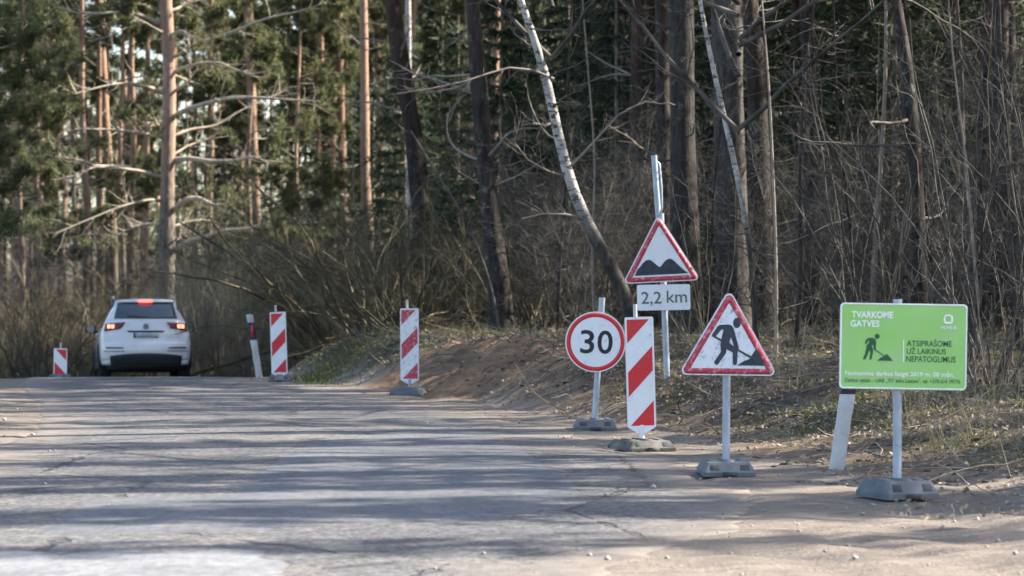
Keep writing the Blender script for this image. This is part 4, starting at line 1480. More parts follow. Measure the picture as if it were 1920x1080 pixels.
# --- the big roadside pine with bare spreading limbs behind the car
D = 75.0
hp, Q, rr = photo_tree('pine_tree', 'big pine with long bare sunlit limbs standing behind the white car', 'pine tree',
                       [(309, -60, 23), (312, 30, 23), (317, 120, 24), (317, 230, 25), (314, 330, 27), (313, 440, 30), (313, 560, 33), (313, 650, 36)], D, MT['pine_hero'], 15, 'pine', 0, flare=1.3, nside=18)
base = np.array(hp.location)
limbs = [  # photo points along each limb, base width px, depth drift toward (-) or away (+) from the camera over its length
    ([(325, 470), (345, 456), (380, 446), (420, 432), (470, 428), (505, 415)], 11, -1.0),
    ([(326, 395), (350, 372), (375, 372), (400, 385), (425, 383), (440, 368)], 11, -1.2),
    ([(326, 300), (355, 297), (400, 303), (440, 301), (475, 293), (500, 303)], 10, -0.8),
    ([(324, 220), (350, 205), (400, 190), (440, 182), (500, 184), (560, 188), (600, 190)], 10, -1.5),
    ([(324, 65), (338, 58), (360, 70), (380, 78), (430, 62), (500, 34), (560, 22), (610, 5)], 9, -1.0),
    ([(325, 108), (345, 95), (365, 84), (380, 78)], 6, -0.8),
    ([(325, 172), (345, 160), (357, 150), (354, 132), (362, 100)], 6, -0.6),
    ([(325, 135), (350, 125), (385, 117), (415, 118), (440, 130), (470, 138)], 7, -0.5),
    ([(306, 258), (280, 252), (230, 245), (190, 242), (140, 242)], 8, -0.8),
    ([(304, 175), (285, 165), (250, 157), (215, 157), (180, 165), (140, 176)], 8, -1.0),
    ([(303, 332), (270, 322), (230, 316), (180, 313), (150, 322), (118, 340)], 7, -0.9),
    ([(180, 313), (160, 302), (130, 296), (98, 294)], 5, -0.9),
    ([(302, 377), (280, 374), (230, 386), (190, 402), (150, 418), (100, 440)], 6, -1.2),
    ([(302, 420), (270, 420), (235, 432), (205, 455)], 5, 0.8),
    ([(301, 45), (270, 30), (235, 22), (190, 25), (140, 24), (90, 6)], 8, -0.7),
    ([(310, 30), (300, 20), (297, -20)], 8, 0.0),
    ([(312, 255), (300, 236), (285, 230), (270, 230)], 6, -0.4),
    ([(326, 255), (355, 243), (405, 236), (450, 208), (490, 190), (540, 168)], 6, 0.9),
    ([(326, 290), (350, 274), (385, 262), (410, 250)], 5, 0.6),
    ([(326, 425), (350, 415), (385, 412), (430, 420)], 5, 0.5),
    ([(318, 458), (335, 445), (352, 436)], 6, -0.3),
    ([(326, 20), (350, 5), (380, -12)], 6, 0.4),
    ([(302, 40), (260, 32), (245, 45), (215, 65), (180, 74)], 5, -0.6),
]
hero_tips = []
for pxs, w, dr in limbs:
    n = len(pxs)
    t = np.linspace(0, 1, n)
    Pw = np.array([pt(px, py, D + dr * tt_ * 1.5) for (px, py), tt_ in zip(pxs, t)]) - base
    s = np.linspace(0, 1, 4 * n)
    Qb = np.stack([np.interp(s, t, Pw[:, i]) for i in range(3)], 1)
    ker = np.array([1, 2, 1.0]) / 4
    Qs = Qb.copy()
    for i in range(3): Qs[1:-1, i] = np.convolve(Qb[:, i], ker, mode='valid')
    Qs[0] = Qs[0] + (np.array([wx(313, D) - base[0], 0, Qs[0][2]]) - Qs[0]) * 0.5
    r = 1.02 * w * D / F / 2
    m = MB()
    m.tube(Qs, r * np.linspace(1.1, 0.22, len(Qs)), 8, cap=True)
    # fine twigs along the outer part
    q, dd, t_ = sprout(Qs[None], 16, 0.25, 1.0, (0.3, 1.1), 0.1)
    Pt = grow(q, dd, rng.uniform(0.25, 0.9, len(q)), 6, 0.2, 0.02)
    m.tubes(Pt, np.full((len(q), 1), 0.012) * np.linspace(1, 0.35, 6)[None], 3)
    m.build('branch', MT['branch_hero'], hp, smooth=True)
    hero_tips.append((Qs[-1], Pt[:, -1]))
# a few green sprays at the limb tips
m = MB()
for tip, sp_t in hero_tips:
    if rng.uniform() < 0.35:
        c = tip + rng.normal(size=(26, 3)) * np.array([0.42, 0.4, 0.2]) + np.array([0, 0, 0.05])
        tufts(m, c, 12, 0.20, 0.014)
c = np.array(pt(70, 425, D - 1)) - base + rng.normal(size=(60, 3)) * np.array([0.45, 0.4, 0.16]); tufts(m, c, 12, 0.2, 0.014)
c = np.array(pt(410, 400, D + 1)) - base + rng.normal(size=(60, 3)) * np.array([0.5, 0.4, 0.3]); tufts(m, c, 12, 0.2, 0.014)
tag(m.build('needle_sprays', MT['needle'], hp), kind='stuff')

# --- other trunks the photo shows one by one
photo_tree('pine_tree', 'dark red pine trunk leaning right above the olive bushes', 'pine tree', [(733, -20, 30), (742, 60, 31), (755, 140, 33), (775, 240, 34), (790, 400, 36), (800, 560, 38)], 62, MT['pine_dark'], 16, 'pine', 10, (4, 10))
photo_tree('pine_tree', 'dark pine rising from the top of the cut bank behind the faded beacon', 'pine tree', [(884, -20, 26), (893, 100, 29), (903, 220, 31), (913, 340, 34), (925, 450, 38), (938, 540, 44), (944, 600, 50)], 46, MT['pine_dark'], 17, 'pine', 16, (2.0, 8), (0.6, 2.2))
birch, Qb_, rb_ = photo_tree('birch_tree', 'crooked leaning birch with white upper trunk and dark base', 'birch tree', [(968, -15, 12.3), (990, 40, 13.1), (1008, 85, 13.9), (1017, 100, 18.0), (1028, 160, 18.0), (1040, 225, 18.0), (1060, 320, 18.9), (1086, 400, 20.5), (1125, 465, 25.6), (1165, 530, 27.5), (1200, 600, 30.4)], 36, MT['birch'], 9, 'bare', 12, (2.0, 6.0), (0.5, 1.6), branch_mat=MT['twig'], nside=16)
for pxs, w_ in (([(1038, 148), (1000, 132), (955, 127), (915, 138), (870, 153), (800, 168), (745, 175)], 6), ([(1092, 408), (1060, 402), (1020, 401), (978, 410)], 6), ([(1042, 228), (1020, 236), (1000, 230)], 6), ([(1060, 330), (1030, 322), (990, 300), (965, 268), (975, 225)], 5),
                ([(1062, 320), (1110, 270), (1160, 215), (1210, 190), (1240, 195)], 5)):
    Pw = np.array([pt(a_, b_, 36.0 - 0.12 * i_) for i_, (a_, b_) in enumerate(pxs)]) - np.array(birch.location)
    t_ = np.linspace(0, 1, len(pxs)); s_ = np.linspace(0, 1, 5 * len(pxs))
    Qs = np.stack([np.interp(s_, t_, Pw[:, i_]) for i_ in range(3)], 1)
    m = MB()
    m.tube(Qs, w_ * 36 / F / 2 * np.linspace(1, 0.4, len(Qs)), 6, cap=True)
    q, dd, tq = sprout(Qs[None], 14, 0.25, 1.0, (0.4, 1.1), 0.1)
    Pt = grow(q, dd, rng.uniform(0.1, 0.5, len(q)), 6, 0.2, 0.0)
    m.tubes(Pt, np.full((len(q), 1), 0.004) * np.linspace(1, 0.5, 6)[None], 3)
    m.build('branch', MT['branch'], birch, smooth=True)
photo_tree('birch_tree', 'thin white birch stem slanting across the thick grey trunks', 'birch tree', [(1308, -15, 8.0), (1322, 60, 8.8), (1345, 160, 9.6), (1362, 240, 9.6), (1380, 320, 10.4), (1398, 395, 11.2), (1408, 470, 9.6), (1414, 560, 10.4), (1420, 640, 11.2)], 34, MT['birch'], 8, 'bare', 12, (1.0, 5), (0.4, 1.3), branch_mat=MT['twig'])
photo_tree('tree', 'thick straight grey barked tree behind the uneven road sign', 'tree', [(1277, -20, 46), (1279, 150, 47), (1281, 300, 49), (1284, 430, 52), (1288, 620, 58)], 40, MT['oak'], 17, 'bare', 8, (2, 8), (0.5, 1.6), branch_mat=MT['twig'], nside=20)
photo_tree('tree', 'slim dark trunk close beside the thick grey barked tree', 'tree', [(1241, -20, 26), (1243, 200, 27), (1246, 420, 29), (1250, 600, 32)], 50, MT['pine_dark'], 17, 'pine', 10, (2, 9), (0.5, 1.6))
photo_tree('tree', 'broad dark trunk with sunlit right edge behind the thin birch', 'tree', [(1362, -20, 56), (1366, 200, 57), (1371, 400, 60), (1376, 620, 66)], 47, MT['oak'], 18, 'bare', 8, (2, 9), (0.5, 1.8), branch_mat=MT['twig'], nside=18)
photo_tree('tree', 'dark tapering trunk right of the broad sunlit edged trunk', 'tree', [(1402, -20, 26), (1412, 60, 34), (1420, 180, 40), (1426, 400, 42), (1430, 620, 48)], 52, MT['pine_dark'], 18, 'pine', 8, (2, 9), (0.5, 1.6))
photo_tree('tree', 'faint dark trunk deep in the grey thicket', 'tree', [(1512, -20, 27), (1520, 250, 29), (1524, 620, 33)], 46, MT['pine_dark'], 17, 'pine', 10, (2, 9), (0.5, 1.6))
photo_tree('tree', 'black crooked tree behind the green information board', 'tree', [(1672, -30, 22), (1686, 30, 24), (1700, 120, 27), (1708, 220, 29), (1716, 330, 31), (1722, 450, 33), (1724, 600, 36)], 33, MT['pine_dark'], 15, 'bare', 16, (1.5, 7), (0.6, 1.8), branch_mat=MT['twig'])
photo_tree('tree', 'brown trunk at the edge of the twiggy thicket beyond the green board', 'tree', [(1888, -20, 28), (1894, 200, 29), (1900, 400, 31), (1904, 620, 35)], 46, MT['oak'], 16, 'bare', 10, (1.5, 8), (0.5, 1.6), branch_mat=MT['twig'])
photo_tree('sapling', 'thin pale sapling leaning left over the cut bank', 'sapling', [(770, 245, 3), (800, 300, 4), (835, 350, 5), (862, 385, 4), (890, 440, 4), (915, 510, 4), (938, 590, 5)], 43, MT['twig'], 2.9, None, 12, (0.8, 2.8), (0.3, 0.9), branch_mat=MT['twig'])
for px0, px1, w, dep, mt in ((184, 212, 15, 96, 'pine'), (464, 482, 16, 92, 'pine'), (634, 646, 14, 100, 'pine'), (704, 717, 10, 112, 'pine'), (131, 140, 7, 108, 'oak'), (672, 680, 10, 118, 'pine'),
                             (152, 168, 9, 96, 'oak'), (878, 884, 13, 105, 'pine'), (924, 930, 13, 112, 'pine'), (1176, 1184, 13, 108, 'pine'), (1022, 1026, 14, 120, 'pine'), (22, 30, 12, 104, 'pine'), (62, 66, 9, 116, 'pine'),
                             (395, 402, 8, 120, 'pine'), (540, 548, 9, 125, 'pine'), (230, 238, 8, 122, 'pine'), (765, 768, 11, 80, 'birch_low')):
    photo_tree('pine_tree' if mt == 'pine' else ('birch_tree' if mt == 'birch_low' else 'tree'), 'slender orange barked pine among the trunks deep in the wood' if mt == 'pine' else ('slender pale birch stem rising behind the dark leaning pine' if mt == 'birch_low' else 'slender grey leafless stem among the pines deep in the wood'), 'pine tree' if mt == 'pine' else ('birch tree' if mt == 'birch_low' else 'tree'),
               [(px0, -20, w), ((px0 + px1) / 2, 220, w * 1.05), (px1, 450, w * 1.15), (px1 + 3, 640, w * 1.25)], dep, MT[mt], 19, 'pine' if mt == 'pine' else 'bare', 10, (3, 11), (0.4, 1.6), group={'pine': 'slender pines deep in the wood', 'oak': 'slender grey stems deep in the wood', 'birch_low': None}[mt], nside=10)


# --- pine prototypes for the wood
def pine_proto(h, r, lean, ci, mat='pine'):
    k = 8
    z = np.linspace(-0.2, h, k)
    P = np.stack([lean * (z / h) ** 1.5 * h + 0.06 * rng.normal(size=k), 0.06 * rng.normal(size=k), z], 1)
    P[0, :2] = 0
    me, Q, rr = trunk_mesh(P, r * np.linspace(1, 0.32, k), MT[mat], 9)
    br = side_branches(Q, rr, 20, 2.5, h - 7, (0.4, 1.7), MT['branch'], twigs=3)
    j = Q[np.argmin(abs(Q[:, 2] - (h - 7.5)))]
    return me, br, CROWN[ci], tuple(j)


PP = [pine_proto(19, 0.15, 0.01, 0), pine_proto(21, 0.18, -0.012, 1), pine_proto(17, 0.12, 0.02, 2), pine_proto(20, 0.16, 0.0, 0), pine_proto(19, 0.15, 0.01, 1, 'pine_dark'), pine_proto(17, 0.13, -0.015, 2, 'pine_dark')]


def pine(i, x, y, label, group, sc=1.0):
    tr, br, (cb, cn), j = PP[i]
    o = empty('pine_tree', (x, y, gz(x, y)), rng.uniform(0, 6.28), 0, 0, sc)
    link('trunk', tr, o); tag(link('branches', br, o), kind='stuff')
    c = link('crown', cn, o, j); c.rotation_euler[2] = rng.uniform(0, 6)
    tag(link('crown_branches', cb, c), kind='stuff')
    tag(o, label, 'pine tree', group)
    return o


def off_road(x, y, mR=2.0, mL=2.0):
    return (x - XR(y) > mR) or (XL(y) - x > mL)


placed = []


def zone(x, y, kind):
    px = 960 + x / y * F
    for lim, where in ((300, 'left of the big bare limbed pine'), (560, 'between the big bare limbed pine and the olive bushes'), (760, 'behind the olive bushes'), (900, 'between the two dark leaning pines'),
                       (1090, 'behind the crooked leaning birch'), (1260, 'behind the uneven road sign'), (1460, 'behind the broad dark trunks'), (1600, 'behind the thicket beside the road works sign'), (1815, 'in the wood behind the green board')):
        if px < lim: return kind + ' ' + where
    return kind + ' in the wood past the green board'




def in_sun_lane(x, y, px=-9.1, py=75.0, half=4.6, far=34.0):
    """keep a lane toward the sun free of trees so the big pine stays lit"""
    ax, ay = math.sin(R(SUN_AZ)), math.cos(R(SUN_AZ))
    t = (x - px) * ax + (y - py) * ay
    return 0 < t < far and abs(-(x - px) * ay + (y - py) * ax) < half


cnt = 0
for tries in range(4000):
    if cnt >= 115: break
    y = 82 + 130 * rng.uniform() ** 0.9
    x = rng.uniform(-0.20, 0.20) * y
    if not off_road(x, y, 2.5, 2.5) or in_sun_lane(x, y): continue
    if any((x - a) ** 2 + (y - b) ** 2 < 2.6 for a, b in placed): continue
    placed.append((x, y)); cnt += 1
    pine(rng.integers(0, 4) if x < 0.02 * y else rng.integers(3, 6), x, y, zone(x, y, 'tall slender pine far back'), 'pines crowded in the wood', rng.uniform(0.85, 1.15))
cnt = 0
for tries in range(2000):
    if cnt >= 40: break
    y = rng.uniform(40, 82)  # nearer ones added so their crowns block light over the thicket
    x = rng.uniform(2.5, 0.24 * y)
    if x - XR(y) < 3.5 or in_sun_lane(x, y): continue
    if y < 56 and x < 0.155 * y: continue
    if any((x - a) ** 2 + (y - b) ** 2 < 5 for a, b in placed): continue
    placed.append((x, y)); cnt += 1
    pine(rng.integers(4, 6), x, y, zone(x, y, 'dark pine half hidden by brush'), 'pines behind the grey thicket', rng.uniform(0.8, 1.1))
# trees right of the frame whose shadows streak the road
def bare_proto(h, r):
    k = 8
    z = np.linspace(-0.2, h - 3, k)
    P = np.stack([0.10 * rng.normal(size=k), 0.10 * rng.normal(size=k), z], 1); P[0, :2] = 0
    me, Q, rr = trunk_mesh(P, r * np.linspace(1, 0.35, k), MT['oak'], 9)
    return me, side_branches(Q, rr, 22, 1.5, h - 5, (0.6, 2.4), MT['twig'], twigs=4), tuple(Q[np.argmin(abs(Q[:, 2] - (h - 8)))])


SHADE = []
BP = [bare_proto(15, 0.13), bare_proto(13, 0.10)]
cnt = 0
for tries in range(6000):
    if cnt >= 76: break
    x = rng.uniform(6.0, 26)
    y = rng.uniform(14.9, 47)
    y += (x + 1) * 0.176
    if x < y * 0.185 + 1.0: continue
    if any((x - a) ** 2 + (y - b) ** 2 < 1.7 for a, b in placed): continue
    placed.append((x, y)); cnt += 1
    if cnt % 2 == 0 and x > 8:
        o = empty('spruce_tree', (x, y, gz(x, y)), rng.uniform(0, 6.28))
        o.scale = (0.62, 0.62, rng.uniform(1.6, 2.1))
        SHADE.append(o)
        tag(o, 'tall narrow spruce just past the thicket beside the green board', 'spruce', 'spruces along the right roadside')
    elif cnt % 4 == 0:
        pine(rng.integers(0, 4), x, y, 'roadside pine just past the thicket beside the green board', 'pines along the right roadside', rng.uniform(0.85, 1.1))
    else:
        tr, br, j = BP[cnt % 2]
        o = empty('tree', (x, y, gz(x, y)), rng.uniform(0, 6.28), 0, 0, rng.uniform(0.8, 1.15))
        link('trunk', tr, o); tag(link('branches', br, o), kind='stuff')
        link('crown', BARE[cnt % 2], o, j)
        tag(o, 'leafless grey tree just past the thicket beside the green board', 'tree', 'leafless trees along the right roadside')


# --- spruces
def spruce_mesh(h, rad):
    nl = int(h / 0.32)
    br = MB(); nm = MB()
    br.tube([(0, 0, -0.15), (0.02, 0, h * 0.5), (0, 0, h)], [0.09, 0.05, 0.01], 8)
    for k in range(nl):
        z = 0.5 + (h - 0.6) * k / nl
        R_ = rad * (1 - z / h) ** 0.8 + 0.12
        n = 8
        a = rng.uniform(0, 6.28) + np.arange(n) * 6.283 / n + rng.normal(size=n) * 0.25
        d = np.stack([np.cos(a), np.sin(a), np.full(n, 0.05)], 1)
        L = R_ * rng.uniform(0.6, 1.15, n)
        P = grow(np.tile([0, 0, z], (n, 1)), d, L, 7, 0.06, -0.05)
        br.tubes(P, np.full((n, 1), 0.014) * np.linspace(1, .3, 7)[None], 3)
        m_ = int(16 + 34 * R_ / rad)
        q, dd, t = sprout(P, m_, 0.15, 1.0, (0.5, 1.1), -0.25)
        nm.blades(q, dd, 0.30 * rng.uniform(0.5, 1.2, len(q)), 0.022)
    return br.mesh('spruce_branches', MT['branch']), nm.mesh('spruce_needles', MT['spruce'])


SPR = [spruce_mesh(9, 1.9), spruce_mesh(6.5, 1.5)]
for o in SHADE:
    link('trunk', SPR[0][0], o); link('crown', SPR[0][1], o)
for px, dep, i, sc in ((1065, 72, 0, 1.25), (1155, 60, 0, 1.0), (1215, 68, 0, 1.15), (985, 80, 0, 1.2), (860, 90, 0, 1.3), (560, 100, 0, 1.4), (640, 115, 0, 1.5), (1330, 70, 0, 1.3), (1470, 68, 0, 1.35), (1560, 74, 0, 1.4), (1650, 66, 0, 1.3), (1740, 72, 0, 1.4), (1810, 64, 0, 1.3), (1900, 70, 0, 1.4), (1400, 82, 0, 1.5), (1100, 84, 0, 1.4), (1270, 80, 0, 1.5), (1960, 62, 0, 1.3), (1690, 86, 0, 1.6), (940, 68, 0, 1.1), (1020, 92, 0, 1.6), (1130, 70, 0, 1.3), (1190, 78, 0, 1.5), (1360, 60, 0, 1.1), (1500, 58, 0, 1.2), (1590, 62, 0, 1.3), (1680, 57, 0, 1.2), (1850, 58, 0, 1.2), (760, 84, 0, 1.2), (830, 118, 0, 1.9), (862, 132, 0, 2.2), (800, 140, 0, 2.2), (900, 126, 0, 2.0), (700, 96, 0, 1.3), (840, 60, 1, 0.55), (780, 57, 1, 0.35), (420, 118, 0, 1.2), (1880, 56, 1, 1.2)):
    x = wx(px, dep)
    o = empty('spruce_tree', (x, dep, gz(x, dep)), rng.uniform(0, 6), 0, 0, sc)
    b_, n_ = SPR[i]
    link('trunk', b_, o); link('crown', n_, o)
    tag(o, zone(x, dep, 'dark green spruce'), 'spruce', 'young spruces between the trunks')

# --- young pine whose green boughs hang in from the left
D = 60.0
x = wx(-60, D)
yp = empty('pine_tree', (x, D, gz(x, D)))
me, Q, rr = trunk_mesh([(0, 0, -0.2), (0.05, 0, 3), (-0.05, 0, 7), (0.1, 0, 11)], [0.12, 0.10, 0.07, 0.03], MT['pine_dark'], 10)
link('trunk', me, yp)
cb, cn = pine_crown(8.5, 2.3, 46, 5200, (0.20, 0.016), 10)
c = link('crown', cn, yp, (0, 0, 3.1)); tag(link('crown_branches', cb, c), kind='stuff')
tag(yp, 'bushy young pine with green boughs hanging over the left verge', 'pine tree')
YC = [pine_crown(8, 2.1, 36, 2600, (0.22, 0.020), 8) for _ in range(3)]
for px, dep, ht, zo in ((40, 84, 9, 4.0), (560, 90, 8, 5.0), (470, 86, 7, 3.0), (110, 98, 8, 3.5), (230, 92, 9, 5.0), (170, 110, 9, 4.0), (390, 100, 8, 3.0), (270, 115, 9, 2.5), (10, 112, 9, 4), (650, 105, 9, 4.5), (450, 118, 9, 3.5)):
    x = wx(px, dep)
    o = empty('pine_tree', (x, dep, gz(x, dep)))
    me, Q, rr = trunk_mesh([(0, 0, -0.2), (0.05, 0, 3), (-0.1, 0, 7), (0.1, 0, ht + zo - 0.5)], [0.10, 0.09, 0.07, 0.03], MT['pine'], 10)
    link('trunk', me, o)
    cb, cn = YC[int(px) % 3]
    c = link('crown', cn, o, (0, 0, zo)); tag(link('crown_branches', cb, c), kind='stuff')
    tag(o, zone(x, dep, 'young pine with low green crown'), 'pine tree', 'young pines behind the bare limbed pine')

# --- distant wood (one mass)
m = MB()
N = 330
X = rng.uniform(-70, 70, N); Y = rng.uniform(205, 285, N)
P = np.stack([np.stack([X + rng.normal(size=N) * 0.2 * (k > 0), Y, zg(X, Y) + hgt], 1) for k, hgt in enumerate((-0.5, 7, 14, 22))], 1)
m.tubes(P, np.array([[0.2, 0.17, 0.14, 0.06]]) * rng.uniform(0.7, 1.2, (N, 1)), 5, 0)
NB = 80000
k = rng.integers(0, N, NB)
zz = rng.triangular(0, 9, 25, NB)
c = np.stack([X[k], Y[k], zg(X[k], Y[k]) + zz], 1) + rng.normal(size=(NB, 3)) * np.array([1.7, 1.6, 0.6])
m.blades(c, unit(rng.normal(size=c.shape)), 0.6, 0.13, 1)
c = np.stack([rng.uniform(-70, 70, 16000), rng.uniform(205, 285, 16000), np.zeros(16000)], 1); c[:, 2] = zg(c[:, 0], c[:, 1])
m.blades(c, unit(rng.normal(size=c.shape) * 0.4 + np.array([0, 0, 1])), rng.uniform(0.8, 4.0, 16000), 0.05, 2)
far = m.build('distant_forest', [MT['pine'], MT['needle_far'], MT['twig_olive']])
tag(far, 'distant pine forest closing off the view behind all trees', 'forest', kind='stuff')

# --- bushes
G1 = ('tangled olive bush with arching stems above the cut bank', 'olive bushes above the cut bank')
for px, dep, kd, sc in ((600, 54, 'arch2', 0.8), (615, 57, 'arch2', 1.0), (650, 52, 'arch1', 1.1), (700, 50, 'arch2', 1.0), (735, 55, 'arch1', 1.2), (775, 49, 'arch2', 0.95), (830, 52, 'arch1', 1.0), (880, 54, 'arch2', 0.9), (665, 60, 'arch1', 1.4), (760, 62, 'arch2', 1.3), (620, 64, 'arch1', 1.2), (850, 60, 'arch1', 1.3), (960, 50, 'arch2', 0.9), (1010, 47, 'arch2', 0.8), (930, 58, 'arch1', 1.1)):
    bush(kd, wx(px, dep), dep, ('tangled olive bush with arching stems ' + ('between the striped beacons' if px < 740 else 'behind the faded beacon' if px < 900 else 'right of the dark pine on the cut bank')) if dep < 57 else 'tall olive bush rising behind the front row of arching bushes', G1[1], sc=sc)
G2 = ('pale straw coloured bush behind the car and the leaning marker post', 'straw bushes behind the leaning marker post')
for px, dep, kd, sc in ((385, 62, 'straw1', 1.0), (420, 60, 'straw2', 0.9), (455, 63, 'straw1', 1.1), (490, 61, 'straw2', 1.0), (530, 64, 'straw2', 1.1), (405, 66, 'straw2', 1.2), (560, 68, 'straw1', 1.2), (350, 68, 'straw2', 1.2), (470, 68, 'straw2', 1.3)):
    bush(kd, wx(px, dep), dep, *G2, sc=sc)
G3 = ('dark bare bush in the shaded wood beyond the crest left of the car', 'dark bushes left of the car')
for k in range(26):
    px = -40 + 15 * k + rng.uniform(-8, 8); dep = rng.uniform(76, 96)
    x = wx(px, dep)
    if XL(dep) - x < 1.2: dep = 84; x = wx(px, dep)
    if not off_road(x, dep, 1, 0.8): continue
    bush(['arch1', 'arch2', 'grey3', 'arch2'][k % 4], x, dep, *G3, sc=rng.uniform(0.9, 1.3))
for px, dep in ((15, 60), (60, 63), (100, 61), (140, 64), (165, 66), (-10, 66)):
    bush(['arch2', 'grey3'][px % 2], wx(px, dep), dep, *G3, sc=1.0)
ZONES = ((1180, 'grey twiggy bush behind the round speed limit sign'), (1320, 'grey twiggy bush behind the uneven road sign'), (1460, 'grey twiggy bush behind the road works sign'),
         (1570, 'grey twiggy bush between the road works sign and the green board'), (1815, 'grey twiggy bush behind the green information board'), (9999, 'grey twiggy bush at the forest edge past the green board'))
for k in range(36):
    px = 1290 + 760 * ((k * 0.618) % 1.0) if k % 5 else 1000 + 300 * ((k * 0.618) % 1.0)
    dep = rng.uniform(42, 62) if (k % 3 or px < 1300) else rng.uniform(37, 42)
    if 1215 < px < 1460: dep = rng.uniform(54, 66)
    x = wx(px, dep)
    if u_of(x, dep) < 3.0: continue
    bush(['grey1', 'grey2', 'grey3', 'grey1', 'grey2'][k % 5], x, dep, next(l for q_, l in ZONES if px < q_), 'grey bushes in the thicket behind the signs', sc=rng.uniform(0.7, 1.1))
G5 = ('bush of tall straight whips at the forest edge beside the green board', 'whip bushes beside the green board')
for px, dep, sc, lb in ((1862, 27.5, 0.85, 'clump of tall straight whips just past the green board'), (1800, 31, 0.9, 'clump of straight whips at the outer edge of the green board'), (1975, 28, 0.9, 'clump of whips at the forest edge well beyond the green board'), (1640, 33, 0.9, 'clump of straight whips rising directly behind the green board')):
    bush('whip1', wx(px, dep), dep, lb, 'whip bushes beside the green board', sc=sc)
for px, dep, sc in ((1770, 22.5, 0.28), (1830, 23, 0.34), (1900, 22, 0.4), (1330, 34, 0.7), (1480, 29, 0.45), (1700, 25, 0.35)):
    bush('whip2', wx(px, dep), dep, 'small sprawl of dry stems on the leafy verge', 'dry stems on the leafy verge', sc=sc)
G6 = ('bare bush among the trunks deep in the wood', 'bare bushes deep in the wood')
for k in range(100):
    dep = rng.uniform(84, 165); px = rng.uniform(-60, 1980) if k % 2 else rng.uniform(-60, 700)
    x = wx(px, dep)
    if not off_road(x, dep, 1.5, 1.5): continue
    bush(['grey1', 'arch1', 'grey2', 'arch2', 'straw2'][k % 5], x, dep, *G6, sc=rng.uniform(1.0, 1.6))


SAP = ((1455, 33, 7, -30), (1492, 36, 9, 40), (1602, 34, 8, -40), (1636, 38, 12, 25), (1752, 35, 9, -60), (1822, 37, 11, -30), (1846, 29, 6, -70), (1912, 34, 10, -40), (1330, 37, 6, 35), (1120, 40, 6, -30), (1045, 44, 8, 30))
for k, (px, dep, w, ln) in enumerate(SAP):
    j = rng.uniform(-14, 14, 4)
    photo_tree('sapling', ('pale crooked sapling forking in the thicket behind the signs' if k % 3 == 0 else 'dark crooked sapling forking in the thicket behind the signs'), 'sapling',
               [(px + ln, -30, w * 0.45), (px + ln * 0.7 + j[0], 150, w * 0.6), (px + ln * 0.4 + j[1], 320, w * 0.75), (px + ln * 0.2 + j[2], 480, w * 0.9), (px, 640, w), (px, 720, w)], dep, MT['branch'] if k % 3 == 0 else MT['oak' if k % 2 else 'pine_dark'],
               rng.uniform(4.5, 7), None, 16, (0.6, 5), (0.4, 1.7), branch_mat=MT['twig'], group='pale saplings in the thicket' if k % 3 == 0 else 'dark saplings in the thicket', nside=8)


# ------------------------------------------------------------------ ground cover
def scatter(n, x0, x1, y0, y1, cond):
    out = []
    tot = 0
    while tot < n:
        y = rng.uniform(y0, y1, n * 2); x = rng.uniform(x0, x1, n * 2)
        ok = (rng.uniform(size=n * 2) < cond(x, y)) & (np.abs(x) < y * 0.19 + 1.0)
        out.append(np.stack([x[ok], y[ok]], 1)); tot += ok.sum()
    o = np.concatenate(out)[:n]
    return np.stack([o[:, 0], o[:, 1], zg(o[:, 0], o[:, 1])], 1)


c = scatter(52000, -4, 11, 17, 52, lambda x, y: np.maximum(forest_of(x, y), 0.35 * sstep((u_of(x, y) - 0.6) / 0.6)) * (1 - 0.9 * cut_of(x, y)) * np.clip(0.75 + 0.5 * fbm(x, y, 0.8), 0, 1))
m = MB()
d = unit(rng.normal(size=c.shape) * np.array([1, 1, 0.45]) + np.array([0, 0, 0.15]))
m.blades(c + np.array([0, 0, 0.012]), d, rng.uniform(0.03, 0.065, len(c)), rng.uniform(0.009, 0.018, len(c)), 0, True)
tag(m.build('leaf_litter', MT['litter']), 'brown fallen leaves covering the forest floor', 'leaf litter', kind='stuff')

c = scatter(15000, -4, 11, 17, 56, lambda x, y: forest_of(x, y) * (fbm(x + 3, y, 0.55) > 0.18) * (1 - cut_of(x, y)))
m = MB()
m.blades(c, unit(rng.normal(size=c.shape) * 0.7 + np.array([0, 0, 0.8])), rng.uniform(0.06, 0.30, len(c)), 0.004)
tag(m.build('dry_grass', MT['grass']), 'dry yellow grass tufts on the forest edge', 'grass', kind='stuff')
c = scatter(17000, -6, 11, 18, 56, lambda x, y: forest_of(x, y) * (fbm(x + 13, y, 0.5) > 0.12) * (1 - cut_of(x, y)))
g_ = np.array([pt(640 + rng.normal() * 45, 650 + rng.normal() * 18, 46) for _ in range(3000)])
g_[:, 1] += rng.normal(size=len(g_)) * 1.6
g_[:, 2] = zg(g_[:, 0], g_[:, 1])
c = np.vstack([c, g_])
m = MB()
m.blades(c, unit(rng.normal(size=c.shape) * 0.9 + np.array([0, 0, 0.6])), rng.uniform(0.04, 0.12, len(c)), rng.uniform(0.006, 0.014, len(c)), 0, True)
tag(m.build('ground_plants', MT['moss']), 'low green moss and seedlings on the bank', 'ground plants', kind='stuff')

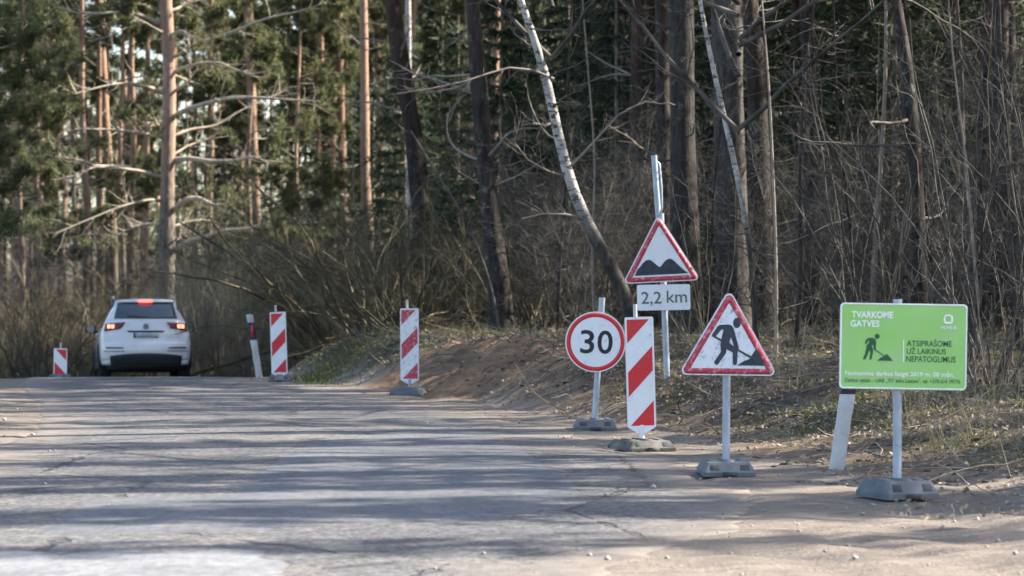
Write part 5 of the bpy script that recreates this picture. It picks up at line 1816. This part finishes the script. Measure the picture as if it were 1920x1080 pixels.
c = scatter(1500, -4, 10, 18, 50, lambda x, y: np.maximum(forest_of(x, y), 0.6 * sstep((u_of(x, y) - 0.9) / 0.6)))
m = MB()
a = rng.uniform(0, 6.28, len(c))
P = grow(c + np.array([0, 0, 0.02]), np.stack([np.cos(a), np.sin(a), rng.uniform(-0.05, 0.25, len(c))], 1), rng.uniform(0.2, 1.1, len(c)), 6, 0.15, -0.01)
m.tubes(P, rng.uniform(0.003, 0.009, (len(c), 1)) * np.linspace(1, 0.4, 6)[None], 4)
tag(m.build('fallen_twigs', MT['branch']), 'fallen twigs lying on the forest floor', 'twigs', kind='stuff')

# pebbles and clods on the sand and the asphalt edge
c = scatter(800, -6, 6, 12.5, 46, lambda x, y: (1 - forest_of(x, y)) * np.clip(np.where(u_of(x, y) > -0.3, 0.8, 0.06) + 0.2 * (v_of(x, y) > 0), 0, 1))
on = (u_of(c[:, 0], c[:, 1]) < 0) & (v_of(c[:, 0], c[:, 1]) < 0)
c[on, 2] = road_z(c[on, 0], c[on, 1])
m = MB()
oct_v = np.array([[1, 0, 0], [-1, 0, 0], [0, 1, 0], [0, -1, 0], [0, 0, 1], [0, 0, -1.0]])
oct_f = np.array([[0, 2, 4], [2, 1, 4], [1, 3, 4], [3, 0, 4], [2, 0, 5], [1, 2, 5], [3, 1, 5], [0, 3, 5]])
sz = rng.gamma(1.6, 0.0035, len(c)) + 0.003
sz[:30] *= 2.2
vv = c[:, None] + np.array([0, 0, 1]) * sz[:, None, None] * 0.35 + oct_v[None] * sz[:, None, None] * rng.uniform(0.6, 1.2, (len(c), 6, 1)) * np.array([1, 1, 0.7])
m.add(vv.reshape(-1, 3), (oct_f[None] + (np.arange(len(c)) * 6)[:, None, None]).reshape(-1, 3))
tag(m.build('gravel', MT['stone'], smooth=False), 'loose pebbles and clods on the sandy shoulder', 'gravel', kind='stuff')

# dark humus clods along the bank and shoulder
c = np.vstack([scatter(900, -4, 8, 20, 46, lambda x, y: np.clip(1 - np.abs(u_of(x, y) - np.interp(y, [20, 30, 36, 46], [2.2, 1.6, 2.1, 1.8])) / 0.7, 0, 1) * (fbm(x, y, 1.2) > 0.0)),
               scatter(500, -4, 8, 19, 40, lambda x, y: np.clip((u_of(x, y) - 0.4) / 0.5, 0, 1) * np.clip((3.0 - u_of(x, y)) / 1.0, 0, 1) * (fbm(x + 5, y, 1.6) > 0.25))])
m = MB()
bmc = bmesh.new(); bmesh.ops.create_icosphere(bmc, subdivisions=1, radius=1.0)
iv = np.array([v.co[:] for v in bmc.verts]); ifc = np.array([[v.index for v in f.verts] for f in bmc.faces]); bmc.free()
sz = np.minimum(rng.gamma(1.6, 0.008, len(c)) + 0.006, 0.035)
vv = c[:, None] + iv[None] * sz[:, None, None] * rng.uniform(0.35, 1.3, (len(c), len(iv), 1)) * np.array([1.3, 1.1, 0.6])
m.add(vv.reshape(-1, 3), (ifc[None] + (np.arange(len(c)) * len(iv))[:, None, None]).reshape(-1, 3))
MT['humus'] = mat2('dark_humus', (0.05, 0.038, 0.028), (0.13, 0.10, 0.075), 14, bmp=0.4)
tag(m.build('soil_clods', MT['humus']), 'dark soil clods and root lumps along the dug bank', 'soil', kind='stuff')

# thin roots hanging out of the dug bank
c = scatter(260, -3, 6, 27, 48, lambda x, y: np.clip(1 - np.abs(u_of(x, y) - np.interp(y, [27, 36, 48], [1.7, 1.9, 1.5])) / 0.45, 0, 1))
a = rng.uniform(0, 6.28, len(c))
P = grow(c + np.array([0, 0, 0.02]), np.stack([-0.6 + 0.7 * np.cos(a), -0.5 + 0.7 * np.sin(a), rng.uniform(-0.1, 0.5, len(c))], 1), rng.uniform(0.12, 0.6, len(c)), 7, 0.3, -0.12)
m = MB()
m.tubes(P, rng.uniform(0.003, 0.010, (len(c), 1)) * np.linspace(1, 0.35, 7)[None], 4)
tag(m.build('exposed_roots', MT['humus']), 'thin dark roots sticking out of the dug bank', 'roots', kind='stuff')
